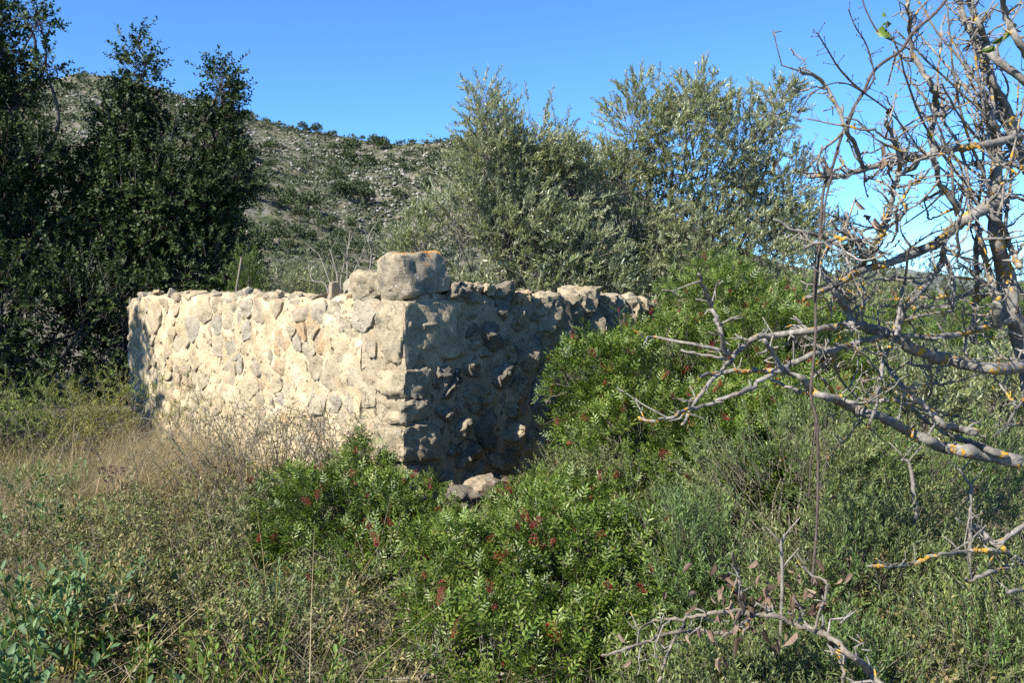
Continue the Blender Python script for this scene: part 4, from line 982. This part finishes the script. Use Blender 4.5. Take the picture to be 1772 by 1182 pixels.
# ------------------------------------------------------------------ the dead almond tree at the right
almond = thing('dead_tree', 'leafless dead almond tree with orange lichen at the right edge', 'tree', (2.0, 3.25, 0))
def jag(path, amt):
    n = len(path); return path + np.column_stack([vnoise(np.column_stack((np.arange(n) * .9 + 7 * k, np.full(n, path[0, 0] * 31 + k), np.full(n, path[0, 2] * 17)))) for k in range(3)]) * amt
PATHS = []
def unproject(q):
    v = np.asarray(q) - np.array((0, 0, EYE)); c, sn = math.cos(PITCH), math.sin(PITCH); f = v[1] * c - v[2] * sn; u = v[1] * sn + v[2] * c
    return 886 + v[0] / f * FPX, 591 - u / f * FPX, v[1]
def near_branch(x, y):
    """photo position and distance of the branch point nearest to a wished spot, so that every side branch grows from wood"""
    pts = [unproject(q) for pa in PATHS for q in pa[::2]]
    return min(pts, key=lambda t: (t[0] - x) ** 2 + (t[1] - y) ** 2)
def limb(pts, dia0, dia1, d0, d1, lich=0.0, spurs=1.0, twl=(0.02, 0.09), name='branch', knob=0.22, parent=None, mat=None, upb=(-.2, 0, .5)):
    n = len(pts); dd = np.linspace(d0, d1, n) + (rng.normal(size=n) * 0.05 if n > 3 else 0)
    w3 = np.array([P(px, py, d) for (px, py), d in zip(pts, dd)])
    path = jag(catmull(w3, 5), 0.006)
    if parent is None: PATHS.append(path)
    rad = np.linspace(dia0, dia1, len(path)) / 2 / FPX * np.interp(np.linspace(0, 1, len(path)), np.linspace(0, 1, n), dd)
    mb = MB(); tube(mb, path, rad, 8, knob=knob); par = parent or almond
    o = mb.build(name, mat or M['almond'], par, smooth=True)
    ln = np.linalg.norm(np.diff(path, axis=0), axis=1).sum()
    ns = int(ln * 26 * spurs); tw = MB()
    for k in range(ns):
        i = rng.integers(1, len(path)); tdir = unit(path[i] - path[i - 1]); dv = unit(rng.normal(size=3) * .9 + np.array(upb) + tdir * .3); l = rng.uniform(*twl) * (2.2 if rng.random() < .12 else 1)
        a = path[i]; m = a + dv * l * .5 + rng.normal(size=3) * l * .1; e = a + dv * l + rng.normal(size=3) * l * .15
        r = min(rad[i] * .55, .0045); tube(tw, np.array([a, m, e]), np.array((r, r * .8, r * .55)), 5, knob=.3)
        if l > .07:
            for q in range(3):
                b = a + (e - a) * rng.uniform(.3, 1); dq = unit(rng.normal(size=3) + dv * .6); tube(tw, np.array([b, b + dq * .012, b + dq * rng.uniform(.018, .04)]), np.array((r * .6, r * .5, r * .45)), 4, knob=.3)
    if ns:
        s = tw.build('twigs', M['almond'], o if False else None, smooth=True)
        s['kind'] = 'stuff'; s.parent = o; s.matrix_parent_inverse = o.matrix_parent_inverse.inverted() @ Matrix.Translation(-Vector(par.location)) if False else Matrix.Identity(4)
    nl = int(ln * 125 * lich)
    if nl:
        lm = MB(); ov = np.array([(1, 0, 0), (.5, .87, .1), (-.5, .87, -.1), (-1, 0, .1), (-.5, -.87, 0), (.5, -.87, .1), (0, 0, .55)]); of = np.array([(0, 1, 6), (1, 2, 6), (2, 3, 6), (3, 4, 6), (4, 5, 6), (5, 0, 6)])
        hot = rng.integers(1, len(path), max(2, nl // 24))
        for k in range(nl):
            i = int(np.clip(rng.choice(hot) + rng.integers(-1, 2), 1, len(path) - 1)); tdir = unit(path[i] - path[i - 1]); u = unit(np.cross(tdir, rng.normal(size=3) + np.array((.2, .5, -.6))))
            c = path[i] + (path[i - 1] - path[i]) * rng.random() + u * rad[i] * .97
            Fm = frames(unit(np.cross(u, tdir))[None], u[None]); r = rng.uniform(.002, .0065)
            scatter(lm, (ov * np.array((1, 1, rng.uniform(.35, .7))), of), Fm, c[None], [r])
        s = lm.build('lichen', M['lichen'], None); s.parent = o; s['kind'] = 'stuff'
    return path

limb([(1830, 900), (1806, 800), (1790, 700), (1774, 600), (1750, 540), (1742, 480), (1726, 420), (1722, 340), (1725, 288), (1725, 245), (1716, 207), (1708, 173)], 42, 10, 3.25, 3.15, .6, .8, name='trunk')
limb([(1772, 634), (1707, 638), (1650, 625), (1593, 608), (1555, 587), (1517, 572), (1479, 559), (1464, 534), (1441, 500), (1425, 470)], 24, 10, 3.2, 2.9, .25, 1)
limb([(1479, 559), (1441, 566), (1403, 572), (1365, 578), (1327, 581), (1301, 587), (1290, 599), (1267, 621), (1252, 640), (1229, 663), (1210, 686), (1191, 716), (1180, 735)], 13, 5, 3.0, 2.75, .1, .7)
limb([(1255, 617), (1247, 575), (1238, 548), (1228, 525), (1216, 495), (1207, 473)], 9, 6, 2.78, 2.7, 0, .8)
limb([(1250, 606), (1195, 595), (1130, 583), (1116, 592)], 6, 4, 2.78, 2.72, 0, .2)
limb([(1256, 623), (1215, 614), (1176, 604)], 6, 4, 2.78, 2.84, 0, .2)
limb([(1525, 582), (1479, 595), (1434, 606), (1396, 618), (1365, 633), (1335, 650), (1305, 667), (1267, 686), (1225, 699), (1191, 710), (1164, 720), (1138, 727), (1104, 724)], 12, 5, 3.05, 2.6, .2, .4)
limb([(1360, 640), (1343, 642), (1297, 642), (1263, 642), (1240, 646), (1214, 650)], 9, 6, 3.0, 2.95, 1.6, .2)
limb([(1765, 800), (1707, 790), (1669, 781), (1631, 775), (1604, 762), (1574, 748), (1540, 729), (1510, 716), (1479, 707), (1453, 695), (1426, 686), (1403, 674), (1388, 655), (1369, 648), (1350, 631), (1335, 610), (1324, 591)], 24, 7, 3.15, 2.85, .8, .4)
limb([(1430, 686), (1396, 678), (1358, 669), (1328, 652)], 8, 4, 2.95, 3.05, .3, .4)
limb([(1536, 693), (1502, 697), (1472, 697), (1449, 686), (1430, 663), (1422, 655)], 8, 5, 3.05, 2.9, 1.0, .3)
limb([(1684, 748), (1657, 743), (1631, 735), (1604, 709), (1582, 690), (1555, 659), (1532, 629), (1522, 610)], 14, 7, 3.1, 3.3, .2, .5)
limb([(1740, 790), (1707, 777), (1676, 765), (1638, 750), (1608, 731), (1578, 709), (1547, 690)], 13, 6, 3.2, 3.3, .25, .4)
limb([(1540, 599), (1528, 625), (1521, 667), (1517, 701), (1506, 727), (1502, 743)], 8, 4, 3.0, 2.9, .3, .8)
limb([(1755, 556), (1710, 563), (1684, 574), (1650, 580), (1608, 582), (1563, 582)], 12, 8, 3.2, 3.0, 1.3, .4)
limb([(1551, 572), (1559, 542), (1572, 525), (1586, 511), (1603, 491), (1620, 469), (1630, 455), (1632, 428)], 15, 11, 3.0, 3.05, .7, .5)
limb([(1722, 330), (1730, 345), (1708, 358), (1689, 369), (1667, 382), (1647, 397), (1628, 416), (1608, 428), (1584, 438), (1559, 447), (1535, 457), (1506, 464), (1476, 476), (1442, 496), (1413, 508), (1391, 519)], 24, 8, 3.15, 2.85, .8, .9)
limb([(1486, 466), (1498, 450), (1491, 435), (1481, 420), (1467, 401), (1455, 379)], 13, 6, 2.95, 2.8, .2, 1.2)
limb([(1472, 433), (1447, 423), (1425, 411), (1396, 403), (1369, 396), (1340, 381)], 8, 5, 2.9, 2.75, .1, .8)
limb([(1496, 418), (1477, 414), (1452, 413), (1423, 419), (1391, 428)], 8, 6, 2.85, 2.7, 0, .8)
limb([(1506, 446), (1520, 411), (1533, 389), (1542, 358), (1548, 325), (1555, 300), (1557, 274), (1547, 244), (1531, 208)], 13, 6, 2.95, 2.8, .3, 1.4)
limb([(1555, 303), (1582, 289), (1590, 266)], 8, 5, 2.85, 2.8, 0, .8)
limb([(1533, 393), (1555, 381), (1564, 369), (1569, 355)], 8, 5, 2.9, 2.95, .2, .8)
limb([(1765, 238), (1709, 249), (1658, 256), (1608, 269), (1557, 279), (1506, 289), (1455, 305), (1420, 303), (1399, 305)], 14, 7, 3.2, 2.85, .4, 1.6)
limb([(1493, 290), (1481, 254), (1465, 223), (1450, 188), (1430, 152), (1410, 129), (1384, 124)], 8, 6, 2.9, 2.75, 0, 1.2)
limb([(1619, 268), (1610, 236), (1619, 201), (1621, 173), (1613, 150), (1596, 121), (1578, 86), (1575, 58), (1573, 20), (1565, -30)], 12, 6, 3.05, 3.0, .3, 1.6)
limb([(1621, 199), (1640, 188), (1653, 175), (1662, 140)], 8, 5, 3.05, 3.2, 0, 1.4)
limb([(1608, 265), (1620, 290), (1628, 320), (1648, 345), (1656, 372)], 10, 8, 3.0, 3.1, .8, 1.0)
limb([(1775, 300), (1748, 201), (1716, 138), (1702, 101), (1682, 58), (1667, 29), (1655, -30)], 15, 9, 3.3, 3.3, .25, 2.2)
limb([(1780, 145), (1719, 98), (1705, 72), (1696, 43), (1682, 12), (1670, -30)], 14, 9, 3.1, 3.1, .1, 2.0)
limb([(1780, 100), (1757, 63), (1742, 29), (1734, 0), (1728, -40)], 13, 9, 2.95, 2.95, .3, 2.0)
limb([(1723, 565), (1728, 530), (1720, 506), (1713, 477), (1706, 450), (1698, 418), (1691, 389)], 15, 10, 3.1, 3.2, .9, 1.2)
limb([(1686, 590), (1689, 515), (1691, 486), (1689, 450), (1694, 400)], 10, 8, 3.35, 3.3, .3, 1.0)
limb([(1762, 460), (1755, 438), (1742, 408), (1728, 384), (1713, 364)], 11, 8, 3.1, 3.1, .9, 1.2)
limb([(1632, 428), (1636, 455), (1648, 480), (1652, 512), (1645, 540)], 9, 5, 3.05, 2.95, .2, 1.4)
limb([(1551, 578), (1556, 540), (1562, 500), (1570, 460), (1575, 420)], 6, 4, 2.9, 2.85, 0, .6)
# upright shoots fanning out above the trunk
for k in range(34):
    x0 = rng.uniform(1640, 1800); y0 = rng.uniform(120, 420); ang = rng.normal(-0.42, 0.42); ln_ = rng.uniform(140, 420)
    x1 = x0 + math.sin(ang) * ln_; y1 = y0 - math.cos(ang) * ln_
    if x1 < 1530: continue
    x0, y0, d = near_branch(x0, y0); xm = (x0 + x1) / 2 + rng.normal() * 14; ym = (y0 + y1) / 2 + rng.normal() * 10
    limb([(x0, y0), (xm, ym), (x1, y1)], rng.uniform(3.5, 7), rng.uniform(2, 3), d, d + rng.normal() * .3, .1, 1.6, (0.015, 0.07))
for k in range(125):
    x0 = rng.uniform(1420, 1775); y0 = rng.uniform(180, 740); a = rng.uniform(0, 6.28); ln_ = rng.uniform(50, 140)
    x0, y0, d = near_branch(x0, y0); x1 = x0 + math.cos(a) * ln_; y1 = y0 + math.sin(a) * ln_ * .8
    limb([(x0, y0), ((x0 + x1) / 2 + rng.normal() * 8, (y0 + y1) / 2 + rng.normal() * 8), (x1, y1)], rng.uniform(3, 7), 2, d, d + rng.normal() * .2, .3, 1.3, (0.015, 0.06))
# low lichen covered branch
limb([(1790, 985), (1771, 974), (1739, 955), (1711, 931), (1686, 910), (1680, 894)], 13, 5, 2.9, 2.85, 0, .4)
limb([(1739, 955), (1711, 953), (1675, 955), (1639, 958), (1614, 964), (1586, 974), (1557, 981), (1529, 981), (1504, 978)], 8, 4, 2.88, 2.6, 1.3, .5)
limb([(1766, 972), (1735, 984), (1711, 992), (1682, 1006), (1671, 1001)], 9, 5, 2.88, 2.7, .9, .3)
limb([(1728, 945), (1750, 925), (1785, 905)], 8, 8, 2.88, 2.95, .2, .2)
limb([(1705, 935), (1680, 915), (1655, 897)], 5, 3, 2.87, 2.8, .1, .5)
limb([(1795, 1015), (1745, 1026)], 9, 6, 2.8, 2.6, .6, .2)

# ------------------------------------------------------------------ climbing vine
vine = thing('climbing_vine', 'thin brown vine hanging from the top right to the ground', 'vine', (1.0, 2.8, 0))
def vlimb(pts, a, b, d0, d1, nm='stem', spurs=0.0):
    n = len(pts); dd = np.linspace(d0, d1, n); w3 = np.array([P(px, py, d) for (px, py), d in zip(pts, dd)]); path = catmull(w3, 6)
    mb = MB(); tube(mb, path, np.linspace(a, b, len(path)) / 2 / FPX * 2.8, 6, knob=.08)
    for k in range(int(len(path) * spurs)):
        i = rng.integers(1, len(path)); e = path[i] + unit(rng.normal(size=3) + (0, 0, .6)) * rng.uniform(.015, .05); sticks(mb, [path[i]], [e], .0013, .0009)
        mb.add(e + np.array([(0, 0, .004), (.003, 0, 0), (0, .003, 0), (-.003, -.002, 0), (0, 0, -.003)]), np.array([(0, 1, 2), (0, 2, 3), (0, 3, 1), (4, 2, 1), (4, 3, 2), (4, 1, 3)]))
    mb.build(nm, M['vine'], vine, smooth=True); return path
vlimb([(1405, 1010), (1412, 930), (1415, 860), (1415, 765), (1413, 727), (1403, 682), (1407, 633), (1411, 580), (1412, 500), (1418, 430), (1425, 330), (1440, 290), (1458, 230), (1478, 185), (1495, 158), (1507, 130), (1525, 110), (1560, 85), (1580, 55), (1620, 20), (1650, -20)], 4.5, 5.5, 2.75, 2.9)
vlimb([(1413, 727), (1408, 770), (1403, 800), (1400, 860)], 3, 2, 2.75, 2.7)
vlimb([(1415, 735), (1428, 770), (1430, 800), (1418, 845)], 2.5, 2, 2.75, 2.7)
vlimb([(1440, 300), (1428, 350), (1424, 400), (1412, 440), (1408, 520)], 4, 3, 2.8, 2.8)
vlimb([(1495, 160), (1470, 138), (1448, 112), (1432, 85), (1415, 58)], 4, 2.2, 2.85, 2.75, spurs=.9)
vlimb([(1497, 160), (1512, 135), (1508, 105), (1497, 72), (1480, 45), (1468, 15)], 3.5, 2, 2.85, 2.8, spurs=.7)
vlimb([(1495, 160), (1465, 144), (1435, 145), (1402, 165), (1380, 205), (1362, 255)], 2.5, 1.8, 2.85, 2.7)
vlimb([(1495, 160), (1530, 185), (1560, 215), (1590, 255), (1620, 285)], 3, 2.2, 2.85, 3.0, spurs=.6)
vlimb([(1610, 150), (1595, 205), (1570, 232), (1560, 240)], 2, 1.6, 3.0, 2.9)
vlimb([(1575, 85), (1545, 70), (1520, 55), (1500, 20), (1490, -10)], 3, 2.5, 2.9, 2.9, spurs=.2)
def hanging_leaves(par, name, spots, L, W, mat, n_each, depth, spread):
    for px, py in spots:
        mb = MB(); p = P(px, py, depth + rng.normal() * .05); c = p + rng.normal(size=(n_each, 3)) * spread
        d = unit(rng.normal(size=(n_each, 3)) * .6 + (0, 0, -1)); tm = leaf6(L, W, rng.uniform(.2, .9), rng.uniform(.2, .8))
        scatter(mb, tm, frames(d, unit(rng.normal(size=(n_each, 3)))), c, rng.uniform(.6, 1.25, n_each)); mb.build(name, mat, par)
hanging_leaves(vine, 'dry_leaf', [(1500, 360), (1508, 372), (1516, 378), (1525, 252), (1555, 258), (1527, 268), (1548, 190), (1425, 270), (1428, 285), (1350, 280)], .045, .016, M['deadleaf'], 1, 2.85, .004)
hanging_leaves(vine, 'green_leaf', [(1532, 22), (1535, 35), (1528, 45), (1755, 40), (1735, 62), (1720, 75)], .045, .022, M['bright'], 1, 2.9, .004)

# fallen branch with withered leaves
fallen = thing('fallen_branch', 'broken dead branch with withered brown leaves at bottom right', 'branch', (.75, 2.6, 0))
limb([(1545, 1210), (1521, 1182), (1500, 1160), (1471, 1135), (1443, 1110), (1407, 1092), (1371, 1078), (1336, 1066), (1300, 1064), (1275, 1056), (1243, 1060), (1214, 1065), (1186, 1071), (1157, 1071), (1129, 1076), (1105, 1090)], 14, 4, 2.35, 2.6, .03, .9, parent=fallen, mat=M['twig'])
limb([(1300, 1064), (1257, 1097), (1214, 1092), (1171, 1094), (1132, 1106), (1093, 1121), (1043, 1135)], 8, 5, 2.55, 2.65, 0, .6, parent=fallen, mat=M['twig'])
limb([(1289, 1056), (1282, 1017), (1275, 989), (1264, 960)], 7, 4, 2.55, 2.6, 0, .5, parent=fallen, mat=M['twig'])
limb([(1186, 1078), (1164, 1110), (1150, 1149), (1139, 1185)], 6, 5, 2.6, 2.5, 0, .3, parent=fallen, mat=M['twig'])
limb([(1407, 1092), (1425, 1040), (1430, 1010), (1400, 990), (1380, 960)], 6, 3, 2.45, 2.6, 0, .5, parent=fallen, mat=M['twig'])
limb([(1440, 1110), (1455, 1150), (1460, 1182)], 8, 5, 2.45, 2.4, .2, .3, parent=fallen, mat=M['twig'])
sp = []
for k in range(75):
    sp.append((rng.normal(1310, 66), rng.normal(1048, 36)))
sp += [(1085, 1130), (1090, 1150), (1080, 1110), (1205, 1030), (1200, 1040), (1245, 1010), (1240, 985), (1460, 995), (1468, 1000), (1420, 1035), (1432, 1040), (1250, 1140), (1345, 1110), (1350, 1115)]
hanging_leaves(fallen, 'dry_leaf', sp, .04, .013, M['deadleaf'], 1, 2.5, .012)

# a few bare sticks standing in the scrub at the right
for k, (pts, lb) in enumerate((([(1585, 905), (1580, 850), (1572, 800), (1560, 795)], 'pale dead stump stick in the scrub below the lichen branch'), ([(1680, 880), (1678, 840), (1660, 812)], 'short forked bare stick in the scrub near right edge'), ([(1352, 985), (1356, 925)], 'straight pale bare stick standing above the withered leaves'))):
    d = 3.6 - .3 * k; w3 = np.array([P(px, py, d) for px, py in pts]); foot = np.array((w3[0, 0], w3[0, 1], -0.05)); mb = MB(); path = jag(catmull(np.vstack((foot, w3)), 5), .006)
    tube(mb, path, np.linspace(.014 if k == 0 else .008, .005, len(path)), 7, knob=.2)
    for q in range(3):
        i = len(path) - 2 - 2 * q; tube(mb, np.array([path[i], path[i] + (0.02 * (-1) ** q, 0, .03), path[i] + (0.06 * (-1) ** q, .01, .07)]), np.array((.004, .003, .002)), 4)
    tag(mb.build('bare_stick', M['twig_pale'], smooth=True), lb, 'stick')

# parents were placed before their parts: keep every part where it was built
bpy.context.view_layer.update()
print('triangles', sum(sum(len(p.vertices) - 2 for p in me.polygons) * 1 for me in bpy.data.meshes if len(me.polygons) < 2000) + sum(len(me.loops) - 2 * len(me.polygons) for me in bpy.data.meshes if len(me.polygons) >= 2000))
